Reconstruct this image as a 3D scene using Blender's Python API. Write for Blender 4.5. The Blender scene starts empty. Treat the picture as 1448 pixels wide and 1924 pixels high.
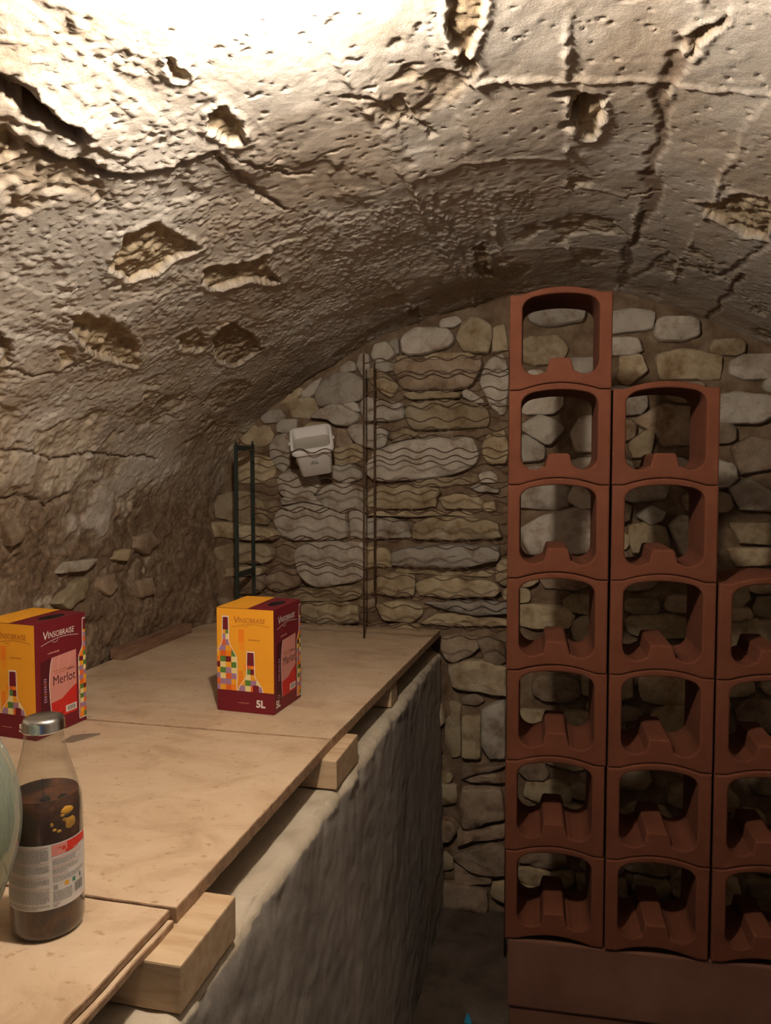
import bpy, bmesh, math, random
import numpy as np
from mathutils import Vector, Matrix, noise as mnoise

# ------------------------------------------------------------------ camera
ZC = 1.66                                   # eye height above the cellar floor
F = 1450.0
YAW, PITCH = math.radians(13.3), math.radians(3.1)
fw = np.array([-math.sin(YAW)*math.cos(PITCH), math.cos(YAW)*math.cos(PITCH), -math.sin(PITCH)])
rt = np.array([math.cos(YAW), math.sin(YAW), 0.0])
up = np.cross(rt, fw)
sc = bpy.context.scene
col = sc.collection
cd = bpy.data.cameras.new('camera'); cam = bpy.data.objects.new('camera', cd); col.objects.link(cam)
cd.sensor_fit = 'VERTICAL'; cd.sensor_height = 24.0; cd.lens = 24.0*F/1924.0; cd.clip_start = 0.02
cam.matrix_world = Matrix(((rt[0], up[0], -fw[0], 0), (rt[1], up[1], -fw[1], 0), (rt[2], up[2], -fw[2], ZC), (0, 0, 0, 1)))
sc.camera = cam

# ------------------------------------------------------------------ world, exposure
w = bpy.data.worlds.new('world'); sc.world = w; w.use_nodes = True
w.node_tree.nodes['Background'].inputs[0].default_value = (0.42, 0.55, 1.0, 1)
w.node_tree.nodes['Background'].inputs[1].default_value = 0.045
vs = sc.view_settings
vs.view_transform = 'Standard'; vs.look = 'None'; vs.gamma = 1.0; vs.use_curve_mapping = False
vs.exposure = 1.0
LAMP = (-0.29, 0.80, 0.538)                  # relative to the eye
LAMP_STRENGTH = 760.0
LAMP_COLOR = (1.0, 0.85, 0.69)

# ------------------------------------------------------------------ measuring helpers (eye-relative metres)
def ray(x, y): return fw*F + rt*(x-724) - up*(y-962)
def onY(x, y, Y): d = ray(x, y); return d*(Y/d[1])
def onZ(x, y, Z): d = ray(x, y); return d*(Z/d[2])
def W(p): return Vector((float(p[0]), float(p[1]), float(p[2])+ZC))

# ------------------------------------------------------------------ materials
def sock(n, *names):
    for k in names:
        if k in n.inputs: return n.inputs[k]
def principled(name, color=(.5, .5, .5), rough=.8, metal=0.0, spec=.3):
    m = bpy.data.materials.new(name); m.use_nodes = True
    b = m.node_tree.nodes['Principled BSDF']
    b.inputs['Base Color'].default_value = (*color, 1)
    b.inputs['Roughness'].default_value = rough
    b.inputs['Metallic'].default_value = metal
    b.inputs['Specular IOR Level'].default_value = spec
    return m, m.node_tree, b
def coords(nt, scale=(1, 1, 1), kind='Object'):
    tc = nt.nodes.new('ShaderNodeTexCoord'); mp = nt.nodes.new('ShaderNodeMapping')
    mp.inputs['Scale'].default_value = scale
    nt.links.new(tc.outputs[kind], mp.inputs['Vector'])
    return mp.outputs['Vector']
def noise(nt, vec, scale, detail=5, rough=.6, dist=0.0):
    n = nt.nodes.new('ShaderNodeTexNoise')
    n.inputs['Scale'].default_value = scale; n.inputs['Detail'].default_value = detail
    n.inputs['Roughness'].default_value = rough; n.inputs['Distortion'].default_value = dist
    if vec is not None: nt.links.new(vec, n.inputs['Vector'])
    return n.outputs['Fac']
def ramp(nt, fac, stops):
    r = nt.nodes.new('ShaderNodeValToRGB')
    e = r.color_ramp.elements
    while len(e) < len(stops): e.new(.5)
    for i, (p, c) in enumerate(stops):
        e[i].position = p; e[i].color = (*c, 1) if len(c) == 3 else c
    nt.links.new(fac, r.inputs['Fac'])
    return r.outputs['Color']
def mix(nt, fac, a, b, mode='MIX'):
    n = nt.nodes.new('ShaderNodeMix'); n.data_type = 'RGBA'; n.blend_type = mode
    for s, v in ((n.inputs[0], fac), (n.inputs[6], a), (n.inputs[7], b)):
        if hasattr(v, 'links'): nt.links.new(v, s)
        elif isinstance(v, (int, float)): s.default_value = v
        else: s.default_value = (*v, 1)
    return n.outputs[2]
def bump(nt, b, hs, strength=.4, dist=.004):
    prev = None
    for h, st, ds in hs:
        n = nt.nodes.new('ShaderNodeBump'); n.inputs['Strength'].default_value = st; n.inputs['Distance'].default_value = ds
        nt.links.new(h, n.inputs['Height'])
        if prev is not None: nt.links.new(prev, n.inputs['Normal'])
        prev = n.outputs['Normal']
    nt.links.new(prev, b.inputs['Normal'])
def attr(nt, name):
    n = nt.nodes.new('ShaderNodeAttribute'); n.attribute_name = name
    return n.outputs['Fac']

MAT = {}
def flat(name, color, rough=.55, spec=.3, metal=0.0):
    if name not in MAT: MAT[name] = principled(name, color, rough, metal, spec)[0]
    return MAT[name]

def mk_plaster():
    m, nt, b = principled('vault_plaster', rough=.93, spec=.12)
    v = coords(nt)
    base = ramp(nt, noise(nt, v, 5, 8, .65, .6), [(.28, (.43, .395, .35)), (.5, (.555, .52, .47)), (.72, (.65, .62, .57))])
    blot = ramp(nt, noise(nt, v, 2.3, 6, .6, .4), [(.40, (1, 1, 1)), (.62, (.80, .72, .64))])
    base = mix(nt, 1.0, base, blot, 'MULTIPLY')
    rock = ramp(nt, noise(nt, v, 22, 8, .7, .4), [(.3, (.27, .205, .13)), (.5, (.46, .375, .255)), (.7, (.58, .50, .37))])
    earth = ramp(nt, noise(nt, v, 11, 9, .75, 1.4), [(.3, (.075, .045, .028)), (.5, (.175, .115, .072)), (.68, (.33, .255, .185))])
    c = mix(nt, attr(nt, 'expo'), base, rock)
    c = mix(nt, attr(nt, 'dirt'), c, earth)
    speck = ramp(nt, noise(nt, v, 120, 3, .6), [(.25, (.66, .62, .56)), (.42, (1, 1, 1))])
    c = mix(nt, 1.0, c, speck, 'MULTIPLY')
    nt.links.new(c, b.inputs['Base Color'])
    bump(nt, b, [(noise(nt, v, 45, 9, .75), .45, .006), (noise(nt, v, 210, 5, .7), .5, .0022)])
    return m
def mk_stone(name, stops):
    m, nt, b = principled(name, rough=.9, spec=.15)
    v = coords(nt)
    oi = nt.nodes.new('ShaderNodeObjectInfo')
    add = nt.nodes.new('ShaderNodeVectorMath'); add.operation = 'MULTIPLY_ADD'
    nt.links.new(v, add.inputs[0]); add.inputs[1].default_value = (1, 1, 1)
    nt.links.new(oi.outputs['Location'], add.inputs[2])
    v = add.outputs[0]
    c = ramp(nt, noise(nt, v, 9, 8, .65, .5), stops)
    hs = nt.nodes.new('ShaderNodeHueSaturation')
    mr = nt.nodes.new('ShaderNodeMapRange'); mr.inputs['To Min'].default_value = .74; mr.inputs['To Max'].default_value = 1.18
    nt.links.new(oi.outputs['Random'], mr.inputs['Value']); nt.links.new(mr.outputs[0], hs.inputs['Value'])
    nt.links.new(c, hs.inputs['Color'])
    stain = ramp(nt, noise(nt, v, 14, 6, .7), [(.5, (1, 1, 1)), (.7, (.55, .43, .33))])
    nt.links.new(mix(nt, 1.0, hs.outputs[0], stain, 'MULTIPLY'), b.inputs['Base Color'])
    bump(nt, b, [(noise(nt, v, 30, 8, .7), .5, .01), (noise(nt, v, 160, 3, .6), .25, .003)])
    return m
def mk_simple(name, stops, scale, rough, bumps=(), vscale=(1, 1, 1), detail=6, spec=.25, speck=None, dist=.3):
    m, nt, b = principled(name, rough=rough, spec=spec)
    v = coords(nt, vscale)
    c = ramp(nt, noise(nt, v, scale, detail, .62, dist), stops)
    if speck:
        c = mix(nt, 1.0, c, ramp(nt, noise(nt, v, speck[0], 3, .6), [(speck[1], speck[2]), (speck[1]+.12, (1, 1, 1))]), 'MULTIPLY')
    nt.links.new(c, b.inputs['Base Color'])
    if bumps: bump(nt, b, [(noise(nt, v, s, 6, .65), st, ds) for s, st, ds in bumps])
    return m
M_PLASTER = mk_plaster()
M_STONE = {
 'p': mk_stone('pale_limestone', [(0.3, (0.32, 0.276, 0.22)), (0.5, (0.44, 0.392, 0.328)), (0.72, (0.512, 0.472, 0.408))]),
 'o': mk_stone('ochre_limestone', [(0.3, (0.264, 0.196, 0.116)), (0.5, (0.4, 0.32, 0.204)), (0.72, (0.488, 0.424, 0.312))]),
 'b': mk_stone('brown_limestone', [(0.3, (0.197, 0.135, 0.09)), (0.5, (0.312, 0.234, 0.164)), (0.72, (0.394, 0.32, 0.246))]),
}
M_MORTAR = mk_simple('earth_mortar', [(0.3, (0.102, 0.064, 0.039)), (0.5, (0.187, 0.128, 0.081)), (0.72, (0.289, 0.221, 0.153))], 12, .95, ((30, .6, .015), (140, .3, .004)), spec=.1)
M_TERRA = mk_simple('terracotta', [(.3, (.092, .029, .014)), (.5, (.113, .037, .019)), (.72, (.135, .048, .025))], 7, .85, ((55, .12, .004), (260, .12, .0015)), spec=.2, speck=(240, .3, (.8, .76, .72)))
M_TERRA_DUSTY = mk_simple('dusty_terracotta', [(.3, (.112, .053, .036)), (.5, (.138, .068, .046)), (.72, (.165, .085, .06))], 5, .9, ((40, .2, .005), (220, .12, .0015)), spec=.15)
M_BOARD = mk_simple('particle_board', [(.25, (.40, .285, .185)), (.5, (.53, .40, .275)), (.75, (.61, .485, .35))], 7, .8, ((90, .18, .002), (300, .12, .001)), spec=.2, speck=(55, .27, (.72, .64, .55)), vscale=(1, 1.4, 1), dist=.8)
M_BOARDEDGE = mk_simple('board_edge', [(.3, (.24, .145, .085)), (.5, (.36, .235, .15)), (.7, (.45, .31, .20))], 60, .9, ((160, .5, .003),), spec=.15)
M_TIMBER = mk_simple('sawn_timber', [(.3, (.42, .29, .17)), (.5, (.52, .385, .245)), (.72, (.60, .47, .32))], 6, .75, ((40, .15, .002),), vscale=(1.2, 9, 9), spec=.2)
M_REDTIMBER = mk_simple('old_timber', [(.3, (.16, .085, .055)), (.5, (.24, .14, .09)), (.72, (.31, .20, .14))], 8, .85, ((50, .3, .003),), vscale=(6, 1, 6), spec=.15)
M_CONC = mk_simple('grey_render', [(.28, (.27, .25, .23)), (.5, (.36, .335, .305)), (.74, (.44, .41, .375))], 4, .92, ((25, .3, .008), (140, .3, .003)), vscale=(1, 1.6, .7), spec=.12, speck=(70, .26, (.7, .68, .64)))
M_CONCTOP = mk_simple('pale_mortar_bed', [(.28, (.40, .34, .26)), (.5, (.52, .46, .36)), (.74, (.60, .54, .44))], 9, .93, ((40, .5, .008), (180, .3, .003)), spec=.1)
M_FLOOR = mk_simple('earth_floor', [(.3, (.05, .038, .03)), (.5, (.09, .07, .055)), (.72, (.14, .11, .09))], 6, .95, ((18, .6, .02), (120, .4, .004)), spec=.1)
M_GREENMETAL = flat('dark_green_steel', (.020, .030, .026), .5, .4)
M_WIRE = mk_simple('rusty_wire', [(.35, (.05, .03, .02)), (.6, (.10, .055, .03))], 90, .7, spec=.3)
M_CAP = principled('cap_steel', (.72, .73, .74), .2, 1.0, .5)[0]
M_WHITE = mk_simple('white_plastic', [(.3, (.78, .76, .74)), (.6, (.84, .83, .82))], 10, .45, spec=.4)
M_GREYIN = flat('shaded_inside', (.42, .385, .33), .9, .1)  # grey painted in for the shade inside the tub
def mk_glass(name, tint, dust):
    m = bpy.data.materials.new(name); m.use_nodes = True; nt = m.node_tree; nt.nodes.clear()
    out = nt.nodes.new('ShaderNodeOutputMaterial')
    tr = nt.nodes.new('ShaderNodeBsdfTransparent'); tr.inputs[0].default_value = (*tint, 1)
    gl = nt.nodes.new('ShaderNodeBsdfGlossy'); gl.inputs['Roughness'].default_value = .06
    lw = nt.nodes.new('ShaderNodeLayerWeight'); lw.inputs[0].default_value = .5
    pw = nt.nodes.new('ShaderNodeMath'); pw.operation = 'POWER'; pw.inputs[1].default_value = 3.0
    nt.links.new(lw.outputs['Facing'], pw.inputs[0])
    fr = nt.nodes.new('ShaderNodeMath'); fr.operation = 'MULTIPLY_ADD'; fr.inputs[1].default_value = .75; fr.inputs[2].default_value = .05
    nt.links.new(pw.outputs[0], fr.inputs[0])
    mx = nt.nodes.new('ShaderNodeMixShader')
    nt.links.new(fr.outputs[0], mx.inputs[0]); nt.links.new(tr.outputs[0], mx.inputs[1]); nt.links.new(gl.outputs[0], mx.inputs[2])
    df = nt.nodes.new('ShaderNodeBsdfDiffuse'); df.inputs[0].default_value = (*[min(1, t*.62) for t in tint], 1)
    m2 = nt.nodes.new('ShaderNodeMixShader'); m2.inputs[0].default_value = dust
    nt.links.new(mx.outputs[0], m2.inputs[1]); nt.links.new(df.outputs[0], m2.inputs[2])
    nt.links.new(m2.outputs[0], out.inputs[0])
    return m
M_GLASS = mk_glass('clear_glass', (.95, .94, .90), .05)
M_GREENGLASS = mk_glass('green_glass', (.74, .82, .72), .26)
M_LIQUID = mk_simple('dark_infusion', [(.3, (.020, .007, .003)), (.5, (.050, .015, .005)), (.72, (.15, .05, .012))], 30, .3, spec=.15, vscale=(1, 1, .7), dist=1.0)

# ------------------------------------------------------------------ mesh helpers
def tag(o, label=None, cat=None, group=None, kind=None):
    if label: o['label'] = label
    if cat: o['category'] = cat
    if group: o['group'] = group
    if kind: o['kind'] = kind
    return o
def empty(name, loc=(0, 0, 0), rz=0.0):
    o = bpy.data.objects.new(name, None); col.objects.link(o)
    o.location = loc; o.rotation_euler = (0, 0, rz); o.empty_display_size = .05
    return o
def link(name, me, mats=None, parent=None, smooth=False):
    if mats is not None:
        for m in (mats if isinstance(mats, (list, tuple)) else [mats]): me.materials.append(m)
    if smooth: me.polygons.foreach_set('use_smooth', [True]*len(me.polygons))
    o = bpy.data.objects.new(name, me); col.objects.link(o)
    if parent is not None: o.parent = parent
    return o
class MB:
    def __init__(s): s.v = []; s.f = []; s.mi = []
    def add(s, vs, fs, mi=0):
        k = len(s.v); s.v += [tuple(p) for p in vs]
        s.f += [tuple(i+k for i in f) for f in fs]; s.mi += [mi]*len(fs)
    def box(s, x0, x1, y0, y1, z0, z1, mi=0):
        s.add([(x0, y0, z0), (x1, y0, z0), (x1, y1, z0), (x0, y1, z0), (x0, y0, z1), (x1, y0, z1), (x1, y1, z1), (x0, y1, z1)],
              [(3, 2, 1, 0), (4, 5, 6, 7), (0, 1, 5, 4), (1, 2, 6, 5), (2, 3, 7, 6), (3, 0, 4, 7)], mi)
    def tube(s, pts, r, n=6, mi=0):
        pts = [Vector(p) for p in pts]; rings = []
        for i, p in enumerate(pts):
            d = (pts[min(i+1, len(pts)-1)]-pts[max(i-1, 0)]).normalized()
            a = d.cross(Vector((0, 0, 1)) if abs(d.z) < .9 else Vector((0, 1, 0))).normalized(); b = d.cross(a)
            rings.append([p+(a*math.cos(t*2*math.pi/n)+b*math.sin(t*2*math.pi/n))*r for t in range(n)])
        vs = [q for R in rings for q in R]; fs = []
        for i in range(len(pts)-1):
            for t in range(n):
                u = (t+1) % n; fs.append((i*n+t, (i+1)*n+t, (i+1)*n+u, i*n+u))
        fs.append(tuple(range(n))); fs.append(tuple(reversed(range((len(pts)-1)*n, len(pts)*n))))
        s.add(vs, fs, mi)
    def lathe(s, prof, n=48, mi=0, a0=0.0, a1=2*math.pi):
        full = abs(a1-a0-2*math.pi) < 1e-6; m = n if full else n+1
        vs = [(r*math.cos(a0+(a1-a0)*k/n), r*math.sin(a0+(a1-a0)*k/n), z) for r, z in prof for k in range(m)]
        fs = []
        for i in range(len(prof)-1):
            for k in range(n):
                q = (k+1) % m; fs.append((i*m+k, i*m+q, (i+1)*m+q, (i+1)*m+k))
        s.add(vs, fs, mi)
    def mesh(s, name):
        me = bpy.data.meshes.new(name); me.from_pydata(s.v, [], s.f); me.update()
        if any(s.mi): me.polygons.foreach_set('material_index', s.mi)
        return me
    def build(s, name, mats, parent=None, smooth=False, bevel=0.0, seg=2):
        me = s.mesh(name)
        if bevel:
            bm = bmesh.new(); bm.from_mesh(me)
            bmesh.ops.bevel(bm, geom=[e for e in bm.edges if e.calc_face_angle(0) > .6], offset=bevel, segments=seg, affect='EDGES', profile=.6)
            bm.to_mesh(me); bm.free()
        o = link(name, me, mats, parent, smooth)
        return o
def smooth_angle(o, ang=40):
    me = o.data; me.polygons.foreach_set('use_smooth', [True]*len(me.polygons))
    try: me.set_sharp_from_angle(angle=math.radians(ang))
    except Exception: pass
    return o

# numpy value noise
def _hash(ix, iy, seed):
    h = (ix.astype(np.int64)*374761393 + iy.astype(np.int64)*668265263 + seed*1442695041) & 0xffffffff
    h = ((h ^ (h >> 13))*1274126177) & 0xffffffff
    h = (h ^ (h >> 16)) & 0xffffffff
    return h.astype(np.float64)/4294967295.0
def vnoise(x, y, seed=0):
    ix = np.floor(x); iy = np.floor(y); fx = x-ix; fy = y-iy
    fx = fx*fx*fx*(fx*(fx*6-15)+10); fy = fy*fy*fy*(fy*(fy*6-15)+10)
    a = _hash(ix, iy, seed); b = _hash(ix+1, iy, seed); c = _hash(ix, iy+1, seed); d = _hash(ix+1, iy+1, seed)
    return (a*(1-fx)+b*fx)*(1-fy)+(c*(1-fx)+d*fx)*fy
def fbm(x, y, sc_, oct=5, seed=0, gain=.5):
    t = 0; a = 1; n = 0
    for k in range(oct):
        t = t+a*vnoise(x*sc_+17.3*k, y*sc_-9.1*k, seed+k*7); n += a; a *= gain; sc_ *= 2.03
    return t/n
def sstep(e0, e1, x):
    t = np.clip((x-e0)/(e1-e0), 0, 1); return t*t*(3-2*t)
def seg_dist(P, Q, poly, closed=False):
    d = np.full(P.shape, 1e9); n = len(poly)
    for i in range(n if closed else n-1):
        ax, ay = poly[i]; bx, by = poly[(i+1) % n]; dx, dy = bx-ax, by-ay; L = dx*dx+dy*dy+1e-12
        t = np.clip(((P-ax)*dx+(Q-ay)*dy)/L, 0, 1)
        d = np.minimum(d, np.hypot(P-ax-t*dx, Q-ay-t*dy))
    return d
def inside(P, Q, poly):
    r = np.zeros(P.shape, bool); n = len(poly)
    for i in range(n):
        ax, ay = poly[i]; bx, by = poly[(i+1) % n]
        if ay == by: continue
        c = (ay > Q) != (by > Q)
        r ^= c & (P < (bx-ax)*(Q-ay)/(by-ay)+ax)
    return r
def grid_mesh(name, X, Y, Z, attrs=None):
    a, b = X.shape
    me = bpy.data.meshes.new(name)
    me.vertices.add(a*b); me.vertices.foreach_set('co', np.stack([X, Y, Z], -1).astype(np.float32).ravel())
    idx = np.arange(a*b).reshape(a, b)
    q = np.stack([idx[:-1, :-1], idx[:-1, 1:], idx[1:, 1:], idx[1:, :-1]], -1).reshape(-1, 4)
    n = len(q)
    me.loops.add(n*4); me.loops.foreach_set('vertex_index', q.astype(np.int32).ravel())
    me.polygons.add(n); me.polygons.foreach_set('loop_start', np.arange(0, n*4, 4, dtype=np.int32))
    me.polygons.foreach_set('use_smooth', np.ones(n, bool))
    me.update(calc_edges=True)
    for k, v in (attrs or {}).items():
        at = me.attributes.new(k, 'FLOAT', 'POINT'); at.data.foreach_set('value', v.astype(np.float32).ravel())
    return me

# ================================================================== THE SETTING
# ---- barrel vault: cross-section swept along the cellar
YB = 2.85                                    # mortar face of the end wall
ctrl = [(-1.36, -1.66), (-1.37, -1.1), (-1.372, -.6), (-1.372, -.3), (-1.35, -.1), (-1.28, .08), (-1.16, .205), (-1.0, .315), (-.82, .415),
        (-.63, .51), (-.42, .575), (-.2, .622), (0, .64), (.16, .625), (.34, .565), (.5, .495), (.66, .41), (.86, .28),
        (1.04, .09), (1.15, -.15), (1.2, -.45), (1.21, -.9), (1.2, -1.66)]
def catmull(c, n=24):
    c = np.array(c); c = np.vstack([2*c[0]-c[1], c, 2*c[-1]-c[-2]]); out = []
    for i in range(1, len(c)-2):
        for t in np.linspace(0, 1, n, endpoint=False):
            p0, p1, p2, p3 = c[i-1:i+3]
            out.append(.5*((2*p1)+(-p0+p2)*t+(2*p0-5*p1+4*p2-p3)*t*t+(-p0+3*p1-3*p2+p3)*t**3))
    out.append(c[-2]); return np.array(out)
PR = catmull(ctrl)
PS = np.concatenate([[0], np.cumsum(np.hypot(*np.diff(PR, axis=0).T))])
def prof(s):
    return np.interp(s, PS, PR[:, 0]), np.interp(s, PS, PR[:, 1])
S_OF = lambda x, z: PS[np.argmin((PR[:, 0]-x)**2+(PR[:, 1]-z)**2)]
def vault_at(px, py):
    d = ray(px, py); best = None
    A = PR[:-1]; B = PR[1:]; E = B-A
    den = d[0]*E[:, 1]-d[2]*E[:, 0]
    den = np.where(abs(den) < 1e-12, 1e-12, den)
    t = (A[:, 0]*E[:, 1]-A[:, 1]*E[:, 0])/den
    u = (A[:, 0]*d[2]-A[:, 1]*d[0])/den
    ok = (t > 0) & (u >= -1e-6) & (u <= 1+1e-6)
    i = np.argmax(ok); return (PS[i]+u[i]*(PS[i+1]-PS[i]), t[i]*d[1])
VP = lambda pts: [vault_at(*p) for p in pts]
s_tab = S_OF(-1.372, -.62); s_right = S_OF(1.04, .09); s_wl = S_OF(-1.35, -.1); s_wr = S_OF(1.15, -.15); s_end = PS[-1]
sv = np.concatenate([np.linspace(0, s_tab, 30, endpoint=False), np.arange(s_tab, s_right, .0042), np.linspace(s_right, s_end, 60)])
yv = np.concatenate([np.linspace(-1.6, .5, 50, endpoint=False), np.arange(.5, 2.97, .0045)])
Sg, Yg = np.meshgrid(sv, yv, indexing='ij')
Xp, Zp = prof(sv)
tx = np.gradient(Xp, sv); tz = np.gradient(Zp, sv); tl = np.hypot(tx, tz); nx, nz = tz/tl, -tx/tl     # points into the room
Zg = np.repeat(Zp[:, None], len(yv), 1); Xg = np.repeat(Xp[:, None], len(yv), 1)
wob = .012*(fbm(Sg, Yg, 9, 4, 3)-.5); wob2 = .012*(fbm(Sg, Yg, 9, 4, 55)-.5)
hf, hf2 = fbm(Sg, Yg, 55, 3, 57, .6)-.5, fbm(Sg, Yg, 55, 3, 58, .6)-.5
Sn, Yn = Sg+wob*2.2+.014*hf, Yg+wob2*2.2+.014*hf2
# undulation, trowel streaks, grain
H = .030*(fbm(Sg, Yg, 1.7, 3, 11)-.5)+.007*(fbm(Sg, Yg, 6, 4, 21)-.5)
H += .0022*(fbm(Sg*2.2+Yg*1.2, Yg*.8-Sg*.5, 16, 4, 31)-.5)+.0014*(fbm(Sg, Yg, 60, 3, 41, .6)-.5)
# shutter boards: flat strips with steps, and the ridges squeezed out between them (lines along the cellar)
bl = sorted([vault_at(*p)[0] for p in [(600, 390), (690, 210), (752, 248), (870, 240), (1067, 300), (1262, 170), (1430, 200)]])
rng = np.random.RandomState(5)
for i, s0 in enumerate(bl):
    nearfade = np.where(Xg < -.1, sstep(.95, 1.3, Yg), 1.0)
    H += (sstep(s0-.004, s0+.004, Sn)-.5)*rng.uniform(-.004, .004)*sstep(.03, .2, Zg)*nearfade
    g = fbm(Sg, Yg, 7, 3, 100+i); hgt = .0065*sstep(.48, .66, g)+.0006
    H += hgt*np.exp(-((Sn-s0)/.005)**2)*(.5+fbm(Sg, Yg, 90, 2, 130+i))*sstep(.0, .15, Zg)*nearfade
for i, (pts, hgt) in enumerate([([(880, 160), (1000, 150), (1120, 142), (1240, 150), (1300, 158), (1448, 168)], .007),
                     ([(880, 300), (1060, 300)], .003), ([(900, 475), (1170, 470)], .003), ([(1060, 352), (1180, 370)], .004)]):
    q = VP(pts); d = seg_dist(Sn, Yn, q); g = fbm(Sg, Yg, 10, 3, 160+i)
    H += hgt*np.exp(-(d/.007)**2)*(.3+g)*(.4+fbm(Sg, Yg, 80, 2, 170+i))
# thin coats of plaster ending in ragged edges
for k_, (f_, a_, th) in enumerate([(2.6, .0045, .50), (4.1, .0035, .47), (6.3, .003, .53)]):
    sh = fbm(Sn*1.25, Yn*.8, f_, 6, 600+k_*11, .56)
    hot = np.hypot(np.hypot(Xg+.29, Yg-.80), Zg-.6)
    H += a_*.62*(.3+.7*sstep(.35, .75, hot))*(sstep(th, th+.008, sh)-.5)*(.25+.75*sstep(.1, -.5, Xg+.1))
# pits
pit = fbm(Sg, Yg, 75, 2, 61); H -= .004*sstep(.80, .85, pit)
grit = fbm(Sg, Yg, 95, 2, 66); region = sstep(-.02, .12, fbm(Sg, Yg, 2.1, 2, 71)-.5+np.clip((-.35-Xg)*.5, -.3, .25))
H += .0022*sstep(.62, .74, grit)*region
# fallen plaster
expo = np.zeros_like(Sg); dirt = np.zeros_like(Sg)
rub = .022*(fbm(Sg, Yg, 24, 4, 81, .6)-.5)+.014*(fbm(Sg, Yg, 55, 3, 82)-.5)
def patch(pts, depth=.016, rough=1.0, edge=.004, brown=0.0):
    global H, expo, dirt
    depth *= .62; edge *= .8
    q = VP(pts); ss = [p[0] for p in q]; yy = [p[1] for p in q]
    iS = np.where((sv > min(ss)-.08) & (sv < max(ss)+.08))[0]; iY = np.where((yv > min(yy)-.08) & (yv < max(yy)+.08))[0]
    if len(iS) < 2 or len(iY) < 2: return
    sl = np.ix_(iS, iY)
    sd = seg_dist(Sn[sl], Yn[sl], q, True); sd = np.where(inside(Sn[sl], Yn[sl], q), sd, -sd)
    sd = sd+.030*(fbm(Sg[sl], Yg[sl], 16, 4, 97, .6)-.5)
    m = sstep(-edge, edge, sd)
    H[sl] += m*(-depth+rub[sl]*rough)
    lip = np.exp(-((sd+.006)/.006)**2); H[sl] += .004*lip
    expo[sl] = np.maximum(expo[sl], m); dirt[sl] = np.maximum(dirt[sl], m*brown)
def crack(pts, width=.006, depth=.02, brown=.3, ledge=0.0, var=.6):
    """a fissure; ledge lifts the side above it so it throws a shadow"""
    global H, dirt
    q = VP(pts); ss = [p[0] for p in q]; yy = [p[1] for p in q]
    iS = np.where((sv > min(ss)-.1) & (sv < max(ss)+.1))[0]; iY = np.where((yv > min(yy)-.1) & (yv < max(yy)+.1))[0]
    if len(iS) < 2 or len(iY) < 2: return
    sl = np.ix_(iS, iY)
    d = seg_dist(Sn[sl], Yn[sl], q); wv = width*(1-var+2*var*fbm(Sg[sl], Yg[sl], 14, 2, 91))
    m = 1-sstep(wv*.5, wv*1.3, d)
    H[sl] -= .7*depth*m; dirt[sl] = np.maximum(dirt[sl], m*brown)
    if ledge:
        up_side = seg_dist(Sn[sl]-.02, Yn[sl], q) < seg_dist(Sn[sl]+.02, Yn[sl], q)
        H[sl] += ledge*np.exp(-(d/.06))*up_side
crack([(0, 150), (35, 172), (75, 200), (110, 225), (160, 255)], .014, .035, .5, .012)
patch([(40, 178), (80, 185), (120, 215), (160, 255), (120, 245), (70, 225)], .03, .6, .004, .4)
crack([(80, 280), (110, 298), (160, 305), (185, 330), (240, 340), (310, 325), (360, 305), (398, 290)], .009, .024, .4, .008)
crack([(398, 290), (435, 325), (470, 357), (540, 400)], .006, .014, .25)
crack([(440, 295), (490, 320), (535, 335), (580, 335)], .004, .010, .2)
patch([(390, 215), (415, 200), (452, 235), (470, 270), (440, 268), (400, 250)], .020, .7, .003, .1)
patch([(325, 115), (345, 125), (348, 150), (335, 140)], .014, .6)
patch([(210, 512), (235, 445), (270, 432), (312, 420), (345, 450), (380, 472), (335, 490), (290, 525), (250, 530)], .018, 1.0, .003, .0)
patch([(385, 545), (392, 515), (430, 502), (470, 495), (508, 480), (505, 505), (530, 535), (480, 525), (430, 545)], .02, .8, .003, .25)
patch([(128, 592), (165, 588), (210, 598), (240, 620), (268, 655), (262, 690), (215, 688), (165, 660), (145, 630)], .018, 1.1, .003, .1)
patch([(0, 250), (25, 235), (52, 265), (40, 292), (0, 308)], .014, 1.1)
patch([(105, 655), (135, 655), (132, 680), (115, 690)], .010, .7)
patch([(330, 640), (365, 622), (392, 640), (380, 665), (345, 668)], .012, .8, .004, .3)
patch([(400, 640), (440, 610), (475, 632), (500, 660), (450, 690), (410, 680)], .014, .9, .006, .55)
patch([(0, 620), (20, 640), (15, 680), (0, 690)], .014, .9, .004, .5)
crack([(0, 690), (60, 710), (150, 690), (225, 640)], .004, .010, .4)
patch([(845, -10), (900, -10), (890, 80), (875, 100), (855, 92)], .014, .8, .004, .45)
patch([(862, 105), (885, 118), (895, 155), (878, 140)], .010, .6, .004, .5)
patch([(1064, 232), (1074, 180), (1120, 172), (1138, 215), (1120, 262), (1085, 258)], .030, .8, .004, .0)
crack([(1068, 178), (1105, 172), (1122, 178), (1100, 200), (1072, 232)], .016, .045, .55, .006)
crack([(1110, 215), (1128, 205)], .009, .025, .4)
crack([(1366, 30), (1340, 50), (1310, 72), (1285, 82)], .014, .010, .7, .003)
patch([(1285, 70), (1330, 45), (1362, 35), (1330, 75), (1300, 100)], .012, .7, .005, .35)
crack([(1272, 110), (1262, 140), (1240, 170), (1250, 195), (1240, 260), (1222, 330)], .013, .007, .7, .0)
crack([(1222, 330), (1235, 370), (1205, 420), (1180, 470), (1168, 540)], .016, .007, .75)
crack([(1190, 520), (1260, 470), (1340, 520), (1400, 490), (1448, 440)], .009, .006, .5)
crack([(1400, 510), (1370, 550), (1330, 600)], .010, .007, .7)
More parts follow.
